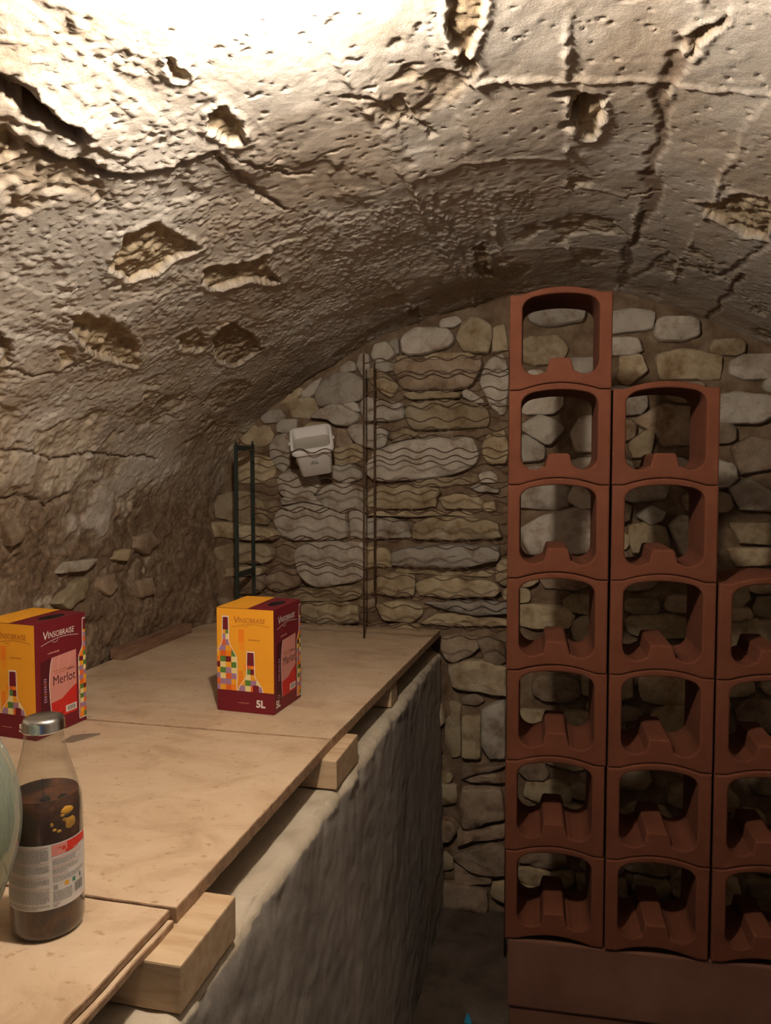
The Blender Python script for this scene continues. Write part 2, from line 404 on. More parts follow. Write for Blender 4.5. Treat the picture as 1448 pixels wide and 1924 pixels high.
patch([(1302, 382), (1345, 378), (1395, 362), (1448, 372), (1448, 448), (1400, 440), (1365, 420), (1330, 402)], .018, 1.1, .004, .2)
patch([(885, 465), (910, 452), (922, 490), (925, 520), (900, 515)], .008, .5, .006, .8)
patch([(760, 582), (785, 575), (790, 600), (770, 605)], .008, .5, .006, .8)
crack([(650, 185), (720, 190), (760, 225), (805, 240)], .004, .009, .15)
crack([(752, 185), (780, 225), (815, 262)], .005, .010, .2)
crack([(0, 850), (60, 852), (105, 865), (180, 855), (300, 862)], .005, .014, .6)
crack([(0, 945), (40, 935), (90, 950), (130, 930)], .008, .016, .6)
crack([(1180, 370), (1240, 365)], .004, .008, .2)
# plaster thinning out towards the foot of the left wall: bare rubble and earth mortar there
lo = sstep(.18, -.45, Zg)*(Xg < 0)+.6*sstep(.1, -.5, Zg)*(Xg > 0)
far = sstep(1.6, 2.9, Yg)
msk = fbm(Sn*1.2, Yn*.9, 3.4, 5, 201, .58)+.36*lo+.05*far-.10*sstep(.1, .35, Zg)-.58
bare = sstep(-.02, .03, msk); H -= bare*(.006)-bare*rub*.55
soft = sstep(-.14, .16, msk)
brn = np.clip(soft*(.45+.85*lo), 0, 1)*sstep(.40, .52, fbm(Sn, Yn, 6, 6, 211, .62)+.22*lo+.08*far)
dirt = np.maximum(dirt, np.clip(brn*1.05, 0, .95)); expo = np.maximum(expo, bare*.55)
back = sstep(2.2, 2.85, Yg)*sstep(.35, .60, fbm(Sg, Yg, 5, 4, 221)); dirt = np.maximum(dirt, .55*back)
# rubble courses showing low on the left wall
H += lo*(.034*(fbm(Sn*1.6, Yn, 8, 4, 231, .6)-.5)+.05*(fbm(Sg*1.3, Yg, 3.2, 3, 232)-.5))
far_corner = sstep(2.35, 2.85, Yg)*sstep(.1, -.5, Zg)*(Xg < 0); H += .07*far_corner
Hx = Xg+nx[:, None]*H; Hz = Zg+nz[:, None]*H+ZC
def vault_piece(name, s0, s1):
    i0 = max(0, np.searchsorted(sv, s0)-0); i1 = min(len(sv), np.searchsorted(sv, s1)+1); k = slice(i0, i1)
    me = grid_mesh(name, Hx[k], Yg[k], Hz[k], {'expo': expo[k], 'dirt': dirt[k]})
    o = link(name, me, M_PLASTER); tag(o, kind='structure'); return o
wl = vault_piece('wall_left', -1, s_wl); cl = vault_piece('ceiling', s_wl, s_wr); wr = vault_piece('wall_right', s_wr, 99)
# floor
gx, gy = np.meshgrid(np.linspace(-1.45, 1.3, 140), np.linspace(-1.6, 3.0, 200), indexing='ij')
gz = .03*(fbm(gx, gy, 6, 4, 300)-.5)+.012*(fbm(gx, gy, 30, 3, 310)-.5)
tag(link('floor', grid_mesh('floor', gx, gy, gz), M_FLOOR), kind='structure')
# ---- end wall: recessed earth mortar carrying one object per stone
gx, gz = np.meshgrid(np.arange(-1.5, 1.32, .012), np.arange(-1.70, .80, .012), indexing='ij')
gy = YB-.012+.03*(fbm(gx, gz, 8, 4, 400)-.5)+.014*(fbm(gx, gz, 35, 3, 410)-.5)
gy -= .10*sstep(-1.0, -1.4, gx)*sstep(-.0, -.4, gz)
gap_field = gy.copy()
wb = link('wall_back', grid_mesh('wall_back', gx, gy, gz+ZC), M_MORTAR); tag(wb, kind='structure')

def T(ox, oy, k, pts): return [(ox+x/k, oy+y/k) for x, y in pts]
A = lambda *p: T(380, 690, 4.827, p)
B = lambda *p: T(320, 920, 4.827, p)
C = lambda *p: T(640, 580, 4.525, p)
D = lambda *p: T(640, 780, 4.525, p)
E_ = lambda *p: T(600, 980, 4.022, p)
Fz = lambda *p: T(820, 1180, 6.414, p)
G = lambda *p: T(820, 1460, 4.147, p)
Hh = lambda *p: T(900, 500, 2.642, p)
STONES = [  # outline on the wall face, colour, how far it stands proud (m)
 ([(597,723),(610,713),(629,702),(655,701),(682,712),(684,745),(672,752),(640,757),(600,763),(591,745)],'p',.035),
 (A((980,460),(1080,390),(1180,340),(1270,350),(1400,420),(1420,470),(1320,530),(1200,510),(1150,470)),'p',.045),
 (A((1280,330),(1330,295),(1400,340),(1420,400),(1380,390),(1300,350)),'p',.025),
 (A((700,350),(820,290),(960,280),(1020,300),(1030,400),(960,450),(820,445),(720,400)),'o',.015),
 (A((900,230),(1000,140),(1080,95),(1050,150),(1015,220),(960,265),(900,265)),'p',.02),
 (A((690,335),(800,230),(870,180),(895,220),(820,285)),'o',.012),
 (A((520,450),(600,400),(690,380),(740,450),(680,490),(560,500)),'p',.015),
 (A((670,520),(720,480),(840,470),(830,560),(760,590),(680,580)),'p',.02),
 (A((610,720),(650,640),(760,600),(800,700),(790,860),(720,950),(640,870),(610,800)),'p',.025),
 (A((290,840),(480,805),(600,825),(655,930),(620,1015),(500,1050),(300,1040)),'o',.02),
 (A((690,1010),(740,960),(830,930),(1040,980),(1060,1060),(1010,1150),(900,1190),(760,1170),(690,1120)),'p',.025),
 (A((1020,1160),(1150,1070),(1300,1060),(1470,1100),(1475,1190),(1380,1270),(1210,1310),(1100,1255)),'p',.04),
 (A((1190,900),(1330,880),(1440,950),(1440,1010),(1300,1045),(1180,1000)),'p',.025),
 (A((1210,560),(1300,580),(1345,680),(1250,715),(1205,700)),'b',.01),
 (A((1200,745),(1420,690),(1448,760),(1448,830),(1320,890),(1200,890)),'o',.02),
 (A((330,520),(450,500),(630,560),(600,680),(520,715),(380,690),(330,640)),'o',.012),
 (A((120,620),(300,560),(320,680),(240,740),(90,770)),'b',.02),
 (B((350,150),(440,70),(580,20),(740,20),(860,110),(900,250),(880,315),(700,300),(500,262),(380,245)),'o',.03),
 (B((350,330),(420,285),(580,292),(760,318),(900,340),(980,380),(1000,440),(780,450),(540,425),(360,415)),'o',.045),
 (B((430,520),(600,480),(880,490),(950,540),(950,620),(880,655),(600,645),(420,615)),'o',.03),
 (B((430,700),(780,680),(890,700),(870,755),(620,760),(440,790)),'o',.02),
 (B((600,785),(870,770),(880,880),(800,920),(620,920)),'b',.03),
 (B((890,800),(950,740),(1120,720),(1180,800),(1150,870),(1000,910),(910,880)),'b',.03),
 (B((970,490),(1100,485),(1145,540),(1145,650),(1050,690),(960,640)),'b',.015),
 ([(558,1036),(569,1022),(620,1018),(680,1020),(682,1088),(650,1095),(600,1100),(585,1098),(568,1080),(560,1062)],'p',.045),
 ([(515,972),(530,955),(570,946),(610,955),(650,960),(652,1008),(625,1013),(560,1014),(532,1009),(520,990)],'p',.035),
 ([(656,962),(684,955),(688,1010),(657,1010)],'p',.02),
 ([(527,937),(560,925),(590,932),(606,949),(570,941),(530,949)],'p',.02),
 ([(540,1118),(560,1106),(600,1104),(675,1101),(680,1120),(640,1130),(560,1130)],'o',.025),
 ([(565,1137),(620,1133),(672,1137),(674,1168),(600,1176),(566,1168)],'o',.03),
 ([(470,1135),(560,1136),(560,1172),(480,1176)],'o',.03),
 (B((130,1090),(370,1070),(380,1230),(180,1240),(120,1190)),'o',.05),
 (B((100,560),(250,480),(400,500),(420,680),(300,740),(120,700)),'b',.05),
 (B((70,800),(300,760),(470,800),(460,1000),(250,1040),(120,960)),'b',.06),
 (B((0,1010),(100,1020),(110,1200),(-20,1200)),'b',.06),
 (B((230,300),(330,240),(338,330),(270,410),(230,380)),'o',.03),
 (B((-20,320),(80,280),(120,420),(30,470)),'b',.05),
 (C((520,290),(540,230),(640,170),(760,170),(900,180),(960,230),(950,290),(900,330),(700,380),(570,395),(530,370)),'p',.045),
 (C((1040,110),(1090,75),(1160,80),(1285,150),(1262,380),(1130,370),(1040,350),(1010,290),(985,250)),'o',.045),
 (C((1295,160),(1390,130),(1420,340),(1290,365)),'o',.03),
 (C((840,140),(860,95),(980,70),(1030,110),(960,150),(860,160)),'p',.03),
 (C((265,400),(290,310),(390,290),(430,330),(462,390),(400,430),(310,455)),'p',.035),
 (C((412,300),(450,260),(485,260),(490,375),(472,375),(432,325)),'p',.025),
 (C((150,450),(165,392),(240,402),(248,520),(230,600),(190,570),(150,490)),'p',.03),
 (C((460,480),(520,445),(700,452),(900,435),(1190,425),(1200,500),(1130,620),(1080,675),(900,685),(700,685),(540,695),(490,600),(450,530)),'b',.045),
 (C((545,742),(560,715),(900,700),(1015,720),(1000,758),(700,768),(600,772)),'o',.03),
 (C((220,560),(270,510),(400,570),(490,660),(430,755),(350,705),(270,635)),'o',.03),
 (C((290,468),(400,450),(455,442),(450,515),(370,528),(300,505)),'p',.02),
 (C((190,800),(220,755),(400,792),(522,805),(530,930),(400,948),(200,950),(180,860)),'p',.035),
 (C((550,840),(620,795),(900,785),(1150,805),(1260,870),(1262,960),(1245,1000),(1000,1015),(620,1030),(555,930)),'o',.045),
 (C((1220,520),(1260,450),(1390,400),(1430,600),(1400,890),(1340,900),(1270,820),(1240,720),(1190,640)),'p',.04),
 (C((1040,710),(1080,690),(1200,770),(1210,798),(1130,788),(1050,750)),'p',.02),
 (C((0,500),(80,450),(118,470),(122,525),(0,545)),'p',.025),
 (C((470,405),(560,392),(620,435),(480,438)),'o',.015),
 (C((700,412),(800,378),(1080,372),(1140,405),(900,425),(760,435)),'o',.025),
 (D((60,120),(110,82),(280,92),(390,140),(380,240),(310,280),(200,260),(120,220)),'p',.035),
 (D((430,150),(560,122),(650,160),(600,190),(440,230)),'o',.02),
 (D((660,165),(900,140),(1100,150),(1120,175),(800,195),(680,190)),'b',.01),
 (D((420,272),(560,222),(800,203),(1100,183),(1160,240),(1170,400),(1100,450),(880,515),(700,532),(520,545),(310,560),(245,535),(235,420),(310,300)),'p',.045),
 (D((1210,260),(1250,180),(1390,130),(1430,300),(1395,400),(1260,408),(1222,340)),'o',.04),
 (D((250,640),(320,603),(600,603),(830,622),(848,658),(800,700),(825,775),(600,795),(320,795),(222,775),(202,700)),'o',.035),
 (D((850,705),(960,672),(1150,685),(1200,740),(1190,795),(900,795)),'o',.025),
 (D((1180,500),(1260,480),(1320,520),(1320,568),(1200,568)),'p',.02),
 (D((1100,620),(1180,592),(1340,622),(1330,658),(1180,648)),'p',.025),
 (D((0,640),(100,622),(188,652),(188,795),(0,815)),'p',.02),
 (D((620,560),(860,540),(1140,530),(1150,580),(860,600),(640,595)),'o',.015),
 (D((1215,750),(1300,740),(1310,810),(1230,810)),'o',.015),
 (D((250,815),(600,815),(1150,820),(1330,840),(1320,880),(900,850),(600,865),(260,850)),'o',.02),
 (D((630,912),(800,865),(1100,875),(1330,905),(1350,1040),(1000,1055),(610,1050)),'o',.04),
 (D((190,885),(400,875),(560,920),(595,1040),(300,1045),(185,1030)),'p',.03),
 (E_((545,232),(700,192),(1000,182),(1360,190),(1362,290),(1200,320),(1050,348),(900,332),(700,340),(560,330)),'p',.05),
 (E_((340,192),(500,202),(532,260),(535,342),(345,342)),'o',.025),
 (E_((440,425),(560,392),(712,405),(712,555),(560,558),(432,540)),'o',.03),
 (E_((722,462),(900,412),(1300,442),(1360,500),(1340,558),(1000,566),(760,558)),'o',.04),
 (E_((560,350),(900,350),(1340,380),(1300,425),(900,400),(580,385)),'o',.015),
 (E_((785,612),(1000,602),(1420,605),(1420,690),(1200,705),(1000,675),(880,638)),'p',.045),
 (E_((425,625),(600,605),(775,642),(775,700),(700,758),(500,742)),'o',.03),
 (E_((880,705),(1100,695),(1420,745),(1420,790),(1000,790),(760,772)),'o',.025),
 (E_((30,645),(200,615),(268,652),(288,730),(200,758),(0,750)),'o',.03),
 (E_((340,462),(428,442),(428,545),(332,540)),'o',.015),
 (E_((300,600),(410,590),(415,680),(310,690)),'b',.015),
 (Fz((60,120),(300,90),(480,130),(500,240),(400,320),(200,410),(120,380),(60,250)),'b',.04),
 (Fz((505,150),(680,100),(800,200),(830,400),(700,450),(600,380),(562,280)),'b',.04),
 (Fz((150,460),(400,392),(600,402),(830,480),(830,795),(640,790),(540,735),(320,735),(200,700)),'o',.04),
 (Fz((300,850),(460,790),(560,880),(480,925),(320,920)),'b',.02),
 (Fz((100,860),(290,930),(280,1080),(290,1540),(180,1560),(100,1400)),'o',.02),
 (Fz((305,1075),(525,1080),(525,1560),(310,1545)),'o',.035),
 (Fz((545,980),(830,880),(830,1560),(640,1555),(545,1400)),'p',.04),
 (Fz((310,1640),(480,1670),(680,1650),(830,1640),(690,1710),(480,1740),(330,1790)),'b',.04),
 (Fz((285,1815),(480,1770),(720,1745),(830,1750),(830,1850),(400,1855)),'b',.035),
 (G((200,90),(500,90),(530,320),(380,328),(300,395),(200,378),(190,200)),'b',.04),
 (G((175,402),(330,425),(530,360),(530,478),(270,485),(170,530)),'b',.035),
 (G((140,600),(400,520),(530,560),(530,755),(400,748),(270,715),(150,645)),'b',.04),
 (G((140,665),(250,735),(400,762),(420,830),(150,840)),'b',.03),
 (Hh((215,790),(300,742),(385,770),(422,808),(350,888),(325,880),(220,820)),'p',.05),
 (Hh((200,860),(235,838),(325,898),(320,960),(220,970)),'p',.04),
 (Hh((455,830),(500,752),(570,740),(580,918),(480,920)),'p',.04),
 (Hh((760,770),(900,690),(1090,700),(1095,880),(905,895),(880,830)),'b',.04),
 (Hh((740,880),(830,812),(870,825),(850,940),(760,950)),'o',.04),
 (Hh((200,1300),(320,1240),(470,1200),(580,1220),(590,1400),(480,1425),(250,1425)),'p',.05),
 (Hh((780,1240),(850,1190),(920,1220),(900,1258),(850,1278)),'p',.05),
 (Hh((945,1290),(1000,1242),(1090,1260),(1095,1400),(1000,1425)),'p',.05),
 (Hh((740,1290),(830,1275),(925,1300),(945,1390),(760,1425)),'o',.03),
 (Hh((1250,900),(1350,850),(1480,870),(1480,1000),(1300,1030)),'b',.04),
 (Hh((1240,1100),(1340,1060),(1480,1140),(1480,1215),(1300,1205)),'p',.04),
 (Hh((1240,1272),(1480,1275),(1480,1385),(1300,1372)),'o',.04),
 (Hh((1230,1400),(1480,1400),(1480,1480),(1280,1490)),'o',.035),
 (Hh((700,450),(800,440),(830,520),(740,590),(690,560)),'o',.03),
 (Hh((880,440),(1000,410),(1200,440),(1200,560),(900,560)),'o',.03),
]
rs = random.Random(7)
stone_n = 0
def profile_top(x): # height of the vault soffit above x
    return np.interp(x, PR[40:-40, 0], PR[40:-40, 1]) if -1.37 < x < 1.2 else -2
def make_stone(poly2, kind, proud, grow=0.0):
    """poly2: outline (x,z) on the wall face; body runs back into the mortar"""
    global stone_n
    P = [Vector(p) for p in poly2]
    if grow:
        g_ = sum(P, Vector((0, 0)))/len(P); P = [p+(p-g_).normalized()*grow for p in P]
    area = sum(P[i].x*P[(i+1) % len(P)].y-P[(i+1) % len(P)].x*P[i].y for i in range(len(P)))/2
    if area < 0: P.reverse()
    c = sum(P, Vector((0, 0)))/len(P)
    per = [0]
    for i in range(len(P)): per.append(per[-1]+(P[(i+1) % len(P)]-P[i]).length)
    n = 30 if per[-1] > .35 else 20
    ring = []
    for k in range(n):
        t = per[-1]*k/n; i = max(j for j in range(len(P)) if per[j] <= t)
        q = P[i].lerp(P[(i+1) % len(P)], (t-per[i])/max(1e-9, per[i+1]-per[i])); ring.append(q)
    ring = [(ring[k-1]+ring[k]*10+ring[(k+1) % n])/12 for k in range(n)]
    seed = Vector((stone_n*3.7, stone_n*1.3, 0)); stone_n += 1
    ph = rs.uniform(0, 6.28); tiltx, tiltz = rs.uniform(-.12, .12), rs.uniform(-.12, .10)
    size = math.sqrt(abs(area))
    layers = [(1.0, .10), (1.01, .02), (1.0, -.45*proud), (.975, -.85*proud), (.90, -1.0*proud), (.60, -1.08*proud), (.28, -1.1*proud)]
    mb = []; fs = []
    for li, (s, dy) in enumerate(layers):
        for q in ring:
            p = c+(q-c)*s
            nn = mnoise.fractal(Vector((p.x*16, p.y*16, 0))+seed, 1.0, 2.0, 3)
            jit = 1+.05*mnoise.noise(Vector((q.x*45, q.y*45, li*.3))+seed)
            p = c+(p-c)*jit
            y = dy-(.014*nn*min(1, size*7) if li >= 2 else 0)+((p.x-c.x)*tiltx+(p.y-c.y)*tiltz if li >= 2 else 0)
            mb.append((p.x-c.x, y, p.y-c.y))
    for li in range(len(layers)-1):
        for k in range(n):
            u = (k+1) % n; fs.append((li*n+k, li*n+u, (li+1)*n+u, (li+1)*n+k))
    mb.append((0, -1.1*proud-.006*mnoise.noise(seed), 0)); L = (len(layers)-1)*n
    for k in range(n): fs.append((L+k, L+(k+1) % n, len(mb)-1))
    fs.append(tuple(reversed(range(n))))
    me = bpy.data.meshes.new('stone'); me.from_pydata(mb, [], fs); me.update()
    o = link('stone', me, M_STONE[kind], wb); smooth_angle(o, 38)
    ix = int(np.clip((c.x+1.5)/.012, 0, gap_field.shape[0]-1)); iz = int(np.clip((c.y+1.70)/.012, 0, gap_field.shape[1]-1))
    o.location = (c.x, gap_field[ix, iz]+.004, c.y+ZC)
    return o
OC = .01
ocx, ocz = np.meshgrid(np.arange(-1.45, 1.28, OC), np.arange(-1.68, .72, OC), indexing='ij')
occ = np.zeros(ocx.shape, bool)
def mark(poly, grow=0.0):
    global occ
    m = inside(ocx, ocz, poly)
    if grow: m |= seg_dist(ocx, ocz, poly, True) < grow
    occ |= m
for px, kind, proud in STONES:
    poly = [tuple(onY(x, y, YB-.03)[[0, 2]]) for x, y in px]
    mark(poly, .004)
    make_stone(poly, kind, proud, .007)
# stones where the photograph hides or blurs them: laid in rough courses
soff = np.array([profile_top(x) for x in ocx[:, 0]])
free_top = ocz > soff[:, None]-.02
for hh, ww, tries in ((.11, .22, 3000), (.075, .14, 6000), (.05, .085, 5000)):
    for t in range(tries):
        cx, cz = rs.uniform(-1.36, 1.2), rs.uniform(-1.64, .58)
        a, b = ww*rs.uniform(.7, 1.2)/2, hh*rs.uniform(.75, 1.15)/2
        n = rs.randint(6, 8); off = rs.uniform(0, 6.28)
        poly = []
        for k in range(n):
            th = off+2*math.pi*k/n+rs.uniform(-.15, .15); e = .62
            poly.append((cx+a*math.copysign(abs(math.cos(th))**e, math.cos(th)), cz+b*math.copysign(abs(math.sin(th))**e, math.sin(th))))
        i0, i1 = int((cx-a+1.45)/OC)-1, int((cx+a+1.45)/OC)+2; j0, j1 = int((cz-b+1.68)/OC)-1, int((cz+b+1.68)/OC)+2
        i0 = max(i0, 0); j0 = max(j0, 0)
        sub = inside(ocx[i0:i1, j0:j1], ocz[i0:i1, j0:j1], poly)
        if (sub & (occ[i0:i1, j0:j1] | free_top[i0:i1, j0:j1])).any() or not sub.any(): continue
        if stone_n > 290: break
        occ[i0:i1, j0:j1] |= sub
        kind = rs.choice('oob' if cz < -.3 or cx < -1.1 else 'ppob')
        make_stone(poly, kind, rs.uniform(.025, .045), .006)

# a few bare stones in the rubble at the foot of the left wall
Q = lambda *p: T(0, 560, 2.673, p)
def wall_stone(px, kind, proud):
    global stone_n
    q = VP(px); pts = []
    for s_, y_ in q:
        x_, z_ = prof(s_); pts.append(Vector((float(x_), float(y_), float(z_)+ZC)))
    c = sum(pts, Vector())/len(pts); sm = sum(p[0] for p in q)/len(q)
    i = int(np.argmin(abs(sv-sm))); N = Vector((float(nx[i]), 0, float(nz[i]))); U = Vector((0, 1, 0)); V = U.cross(N)
    o = make_stone([((p-c).dot(-U if N.x > 0 else U), (p-c).dot(Vector((0, 0, 1)))) for p in pts], kind, proud)
    o.parent = wl
    j = int(np.argmin(abs(yv-c.y)))
    base = Vector((float(Hx[i, j]), c.y, float(Hz[i, j])))
    o.matrix_world = Matrix.Translation(base+N*.004) @ Matrix(((0, -N.x, -N.z*0, 0), (-1, 0, 0, 0), (0, 0, 1, 0), (0, 0, 0, 1)))
for px, kind, proud in ((Q((270, 1540), (390, 1420), (460, 1400), (440, 1500), (330, 1570)), 'o', .02), (Q((690, 1200), (760, 1170), (800, 1230), (740, 1290), (680, 1260)), 'b', .02),
                        (Q((590, 1270), (640, 1255), (630, 1320), (570, 1315)), 'o', .015), (Q((0, 1120), (110, 1160), (100, 1210), (20, 1250)), 'b', .02),
                        (Q((340, 1330), (490, 1310), (430, 1375), (300, 1390)), 'p', .015), (Q((500, 1400), (570, 1380), (600, 1450), (540, 1500), (490, 1460)), 'b', .02),
                        (Q((660, 1420), (740, 1400), (760, 1480), (690, 1510)), 'b', .02)):
    wall_stone(px, kind, proud)

# ================================================================== THE BENCH
ZT = -.585                                   # top of the boards
def slab(name, corners, z0, z1, mats, n=26, amp=.002, parent=None, seed=0, chip=.0012):
    """board with a slightly ragged outline; top/side materials"""
    mb = MB(); P = []
    for i in range(4):
        a, b = corners[i], corners[(i+1) % 4]
        for k in range(n):
            t = k/n; x = a[0]+(b[0]-a[0])*t; y = a[1]+(b[1]-a[1])*t
            j = chip*mnoise.noise(Vector((x*40, y*40, seed))) if 0 < k else 0
            nx_, ny_ = (b[1]-a[1]), -(b[0]-a[0]); l = math.hypot(nx_, ny_)
            P.append((x+nx_/l*j, y+ny_/l*j))
    N = len(P); cx = sum(p[0] for p in P)/N; cy = sum(p[1] for p in P)/N
    e = .0015
    lay = [(0, z0), (0, z1-e), (e, z1)]
    vs_ = []
    for inset, z in lay:
        for x, y in P:
            l = math.hypot(x-cx, y-cy); vs_.append((x-(x-cx)/l*inset, y-(y-cy)/l*inset, z+ZC))
    fs_ = []; mi = []
    for L in range(2):
        for k in range(N): fs_.append((L*N+k, L*N+(k+1) % N, (L+1)*N+(k+1) % N, (L+1)*N+k)); mi.append(1)
    fs_.append(tuple(range(2*N, 3*N))); mi.append(0); fs_.append(tuple(reversed(range(N)))); mi.append(1)
    mb.add(vs_, fs_); mb.mi = mi
    return mb.build(name, mats, parent)
XL = -1.365
bm_ = [M_BOARD, M_BOARDEDGE]
nb = empty('particle_board', (0, 0, 0))
slab('face_layer', [(XL, .15), (-.522, .15), (-.510, .906), (XL, .905)], ZT-.010, ZT, bm_, parent=nb, seed=3, chip=.0018)
slab('backing_layer', [(XL, .15), (-.512, .15), (-.503, .904), (XL, .903)], ZT-.022, ZT-.0125, bm_, parent=nb, seed=9, chip=.003)
core = slab('core_layer', [(XL, .15), (-.532, .15), (-.522, .902), (XL, .902)], ZT-.0125, ZT-.010, [M_REDTIMBER, M_REDTIMBER], parent=nb, seed=5)
tag(nb, 'nearest tan particle board with a split, delaminated edge, under the juice bottle', 'board', 'particle boards of the bench')
o = slab('particle_board', [(XL, .909), (-.503, .912), (-.495, 1.576), (XL, 1.571)], ZT-.022, ZT, bm_, seed=13)
tag(o, 'middle tan particle board between the two seams, under the left wine box', 'board', 'particle boards of the bench')
o = slab('particle_board', [(XL, 1.576), (-.495, 1.581), (-.450, 2.775), (XL, 2.775)], ZT-.022, ZT+.0005, bm_, seed=23)
tag(o, 'farthest tan particle board reaching the stone wall, under the right wine box', 'board', 'particle boards of the bench')
# bearers
def bearer(y0, y1, xr, label, yaw=0.0):
    m = MB(); m.box(-1.34-xr, 0, 0, y1-y0, 0, .0625)
    o = m.build('timber_bearer', M_TIMBER, None, bevel=.003); o.location = W((xr, y0, -.670)); o.rotation_euler.z = yaw
    tag(o, label, 'timber', 'timber bearers under the boards')
bearer(.833, .995, -.455, 'nearest thick timber bearer sticking out from under the boards')
bearer(1.518, 1.688, -.464, 'middle timber bearer sticking out below the seam before the right wine box')
bearer(2.093, 2.17, -.478, 'farthest visible timber bearer, a narrow end near the stone wall')
# concrete ledge
def ledge():
    ys = np.arange(-.6, 2.81, .012)
    # section in (x,z): inner top -> outer edge -> down the face
    secx = np.concatenate([np.linspace(-.78, -.475, 22), -.475+.020*np.sin(np.linspace(0, math.pi/2, 7))[1:], np.full(80, -.455)])
    secz = np.concatenate([np.full(22, -.6705), -.6705-.020*(1-np.cos(np.linspace(0, math.pi/2, 7)))[1:], np.linspace(-.70, -1.66, 80)])
    U, V = np.meshgrid(np.arange(len(secx)), ys, indexing='ij')
    X = secx[U]; Z = secz[U]; Yv = V.copy()
    top = (U < 22)
    nse = .010*(fbm(V, Z*1.0+U*.0, 5, 4, 500)-.5)+.005*(fbm(V, Z, 40, 3, 510)-.5)
    edge = np.exp(-((Z+.685)/.03)**2)*(~top)
    X = X+np.where(top, 0, nse+edge*(.016*(fbm(V, Z, 22, 3, 520)-.62)))
    Z = Z-np.where(top, np.abs(.006*fbm(X, V, 30, 3, 530))*1.0, edge*.010*fbm(V, X, 25, 3, 540))
    X = X+.018*sstep(-.75, -1.6, Z)
    me = grid_mesh('concrete_ledge', X, Yv, Z+ZC)
    fi = np.repeat((np.arange(len(secx)-1) >= 26).astype(np.int32), len(ys)-1)
    o = link('concrete_ledge', me, [M_CONCTOP, M_CONC]); me.polygons.foreach_set('material_index', fi)
    tag(o, 'long rough grey concrete ledge wall carrying the timber bearers and boards', 'ledge')
ledge()
# timber offcut lying along the foot of the left wall
m = MB(); m.box(0, .05, 0, .42, 0, .034)
o = m.build('timber_offcut', M_REDTIMBER, None, bevel=.003); o.location = W((-1.372, 2.10, ZT+.0008)); o.rotation_euler.z = math.radians(-1.5)
tag(o, 'reddish brown timber offcut lying on the boards against the left wall', 'timber')

# ================================================================== BOTTLE BRICKS
BW, BH, BD = .2325, .2200, .18
def arch(x, w=BW, r=.0165):                   # raised crown of the top face; x from -w/2..w/2
    t = abs(x)/(w*.5)
    if t > .76: return 0.0
    return r*math.cos(t/.76*math.pi/2)**.85
def brick_mesh():
    w2 = BW/2-.0008; h = BH-.0012
    N = 28
    bot = [(-w2+2*w2*k/N, arch(-w2+2*w2*k/N)) for k in range(N+1)]
    topc = [(w2-2*w2*k/N, h+arch(w2-2*w2*k/N)) for k in range(N+1)]
    outer = bot+topc                           # counter-clockwise
    k_ = BW
    hx = .372*k_
    hole = []
    def arc(cx, cy, rx, ry, a0, a1, n):
        return [(cx+rx*math.cos(math.radians(a0+(a1-a0)*i/n)), cy+ry*math.sin(math.radians(a0+(a1-a0)*i/n))) for i in range(n+1)]
    yl = .285*k_; rl = .132*k_; cxl = hx-rl
    hole += arc(cxl, yl, rl, rl*1.02, 0, -125, 9)                       # right lobe
    hole += [(.135*k_, .185*k_+.0), (.105*k_, .295*k_), (.085*k_, .312*k_), (-.085*k_, .312*k_), (-.105*k_, .295*k_), (-.135*k_, .185*k_)]
    hole += arc(-cxl, yl, rl, rl*1.02, -55, -180, 9)                    # left lobe
    yt = .80*k_; rc = .17*k_
    hole += arc(-hx+rc, yt, rc, .125*k_, 180, 108, 7)
    for i in range(1, 8):
        x = (-hx+rc*.7)+(2*(hx-rc*.7))*i/8; hole.append((x, yt+.119*k_+.026*k_*(1-(x/(hx-rc*.7))**2)))
    hole += arc(hx-rc, yt, rc, .125*k_, 72, 0, 7)
    bm = bmesh.new()
    loops = []
    for y in (0, BD):
        ring = [[bm.verts.new((x, y, z)) for x, z in L] for L in (outer, hole)]
        loops.append(ring)
        es = []
        for R in ring:
            for i in range(len(R)): es.append(bm.edges.new((R[i], R[(i+1) % len(R)])))
        bmesh.ops.triangle_fill(bm, edges=es, use_beauty=True)
    for li in range(2):
        a, b = loops[0][li], loops[1][li]
        for i in range(len(a)):
            j = (i+1) % len(a); bm.faces.new((a[i], a[j], b[j], b[i]))
    bmesh.ops.recalc_face_normals(bm, faces=bm.faces)
    # soften the mouth
    be = [e for e in bm.edges if len(e.link_faces) == 2 and abs(e.verts[0].co.y-e.verts[1].co.y) < 1e-6 and e.calc_face_angle(0) > .8]
    bmesh.ops.bevel(bm, geom=be, offset=.004, segments=2, affect='EDGES', profile=.5)
    me = bpy.data.meshes.new('bottle_brick'); bm.to_mesh(me); bm.free()
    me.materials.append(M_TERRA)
    return me
bmesh_brick = brick_mesh()
TY = 1.83; TYAW = math.radians(2.8)
b0 = onY(945, 1763, TY); TZ = b0[2]
dirx = Vector((math.cos(TYAW), math.sin(TYAW), 0)); diry = Vector((-math.sin(TYAW), math.cos(TYAW), 0))
ordn = ['topmost', 'second from the top', 'third from the top', 'fourth from the top', 'fifth from the top', 'sixth from the top', 'lowest']
cols_ = [(7, 'of the tallest stack, next to the wire rack'), (6, 'of the middle stack'), (4, 'of the shortest stack, cut by the picture edge')]
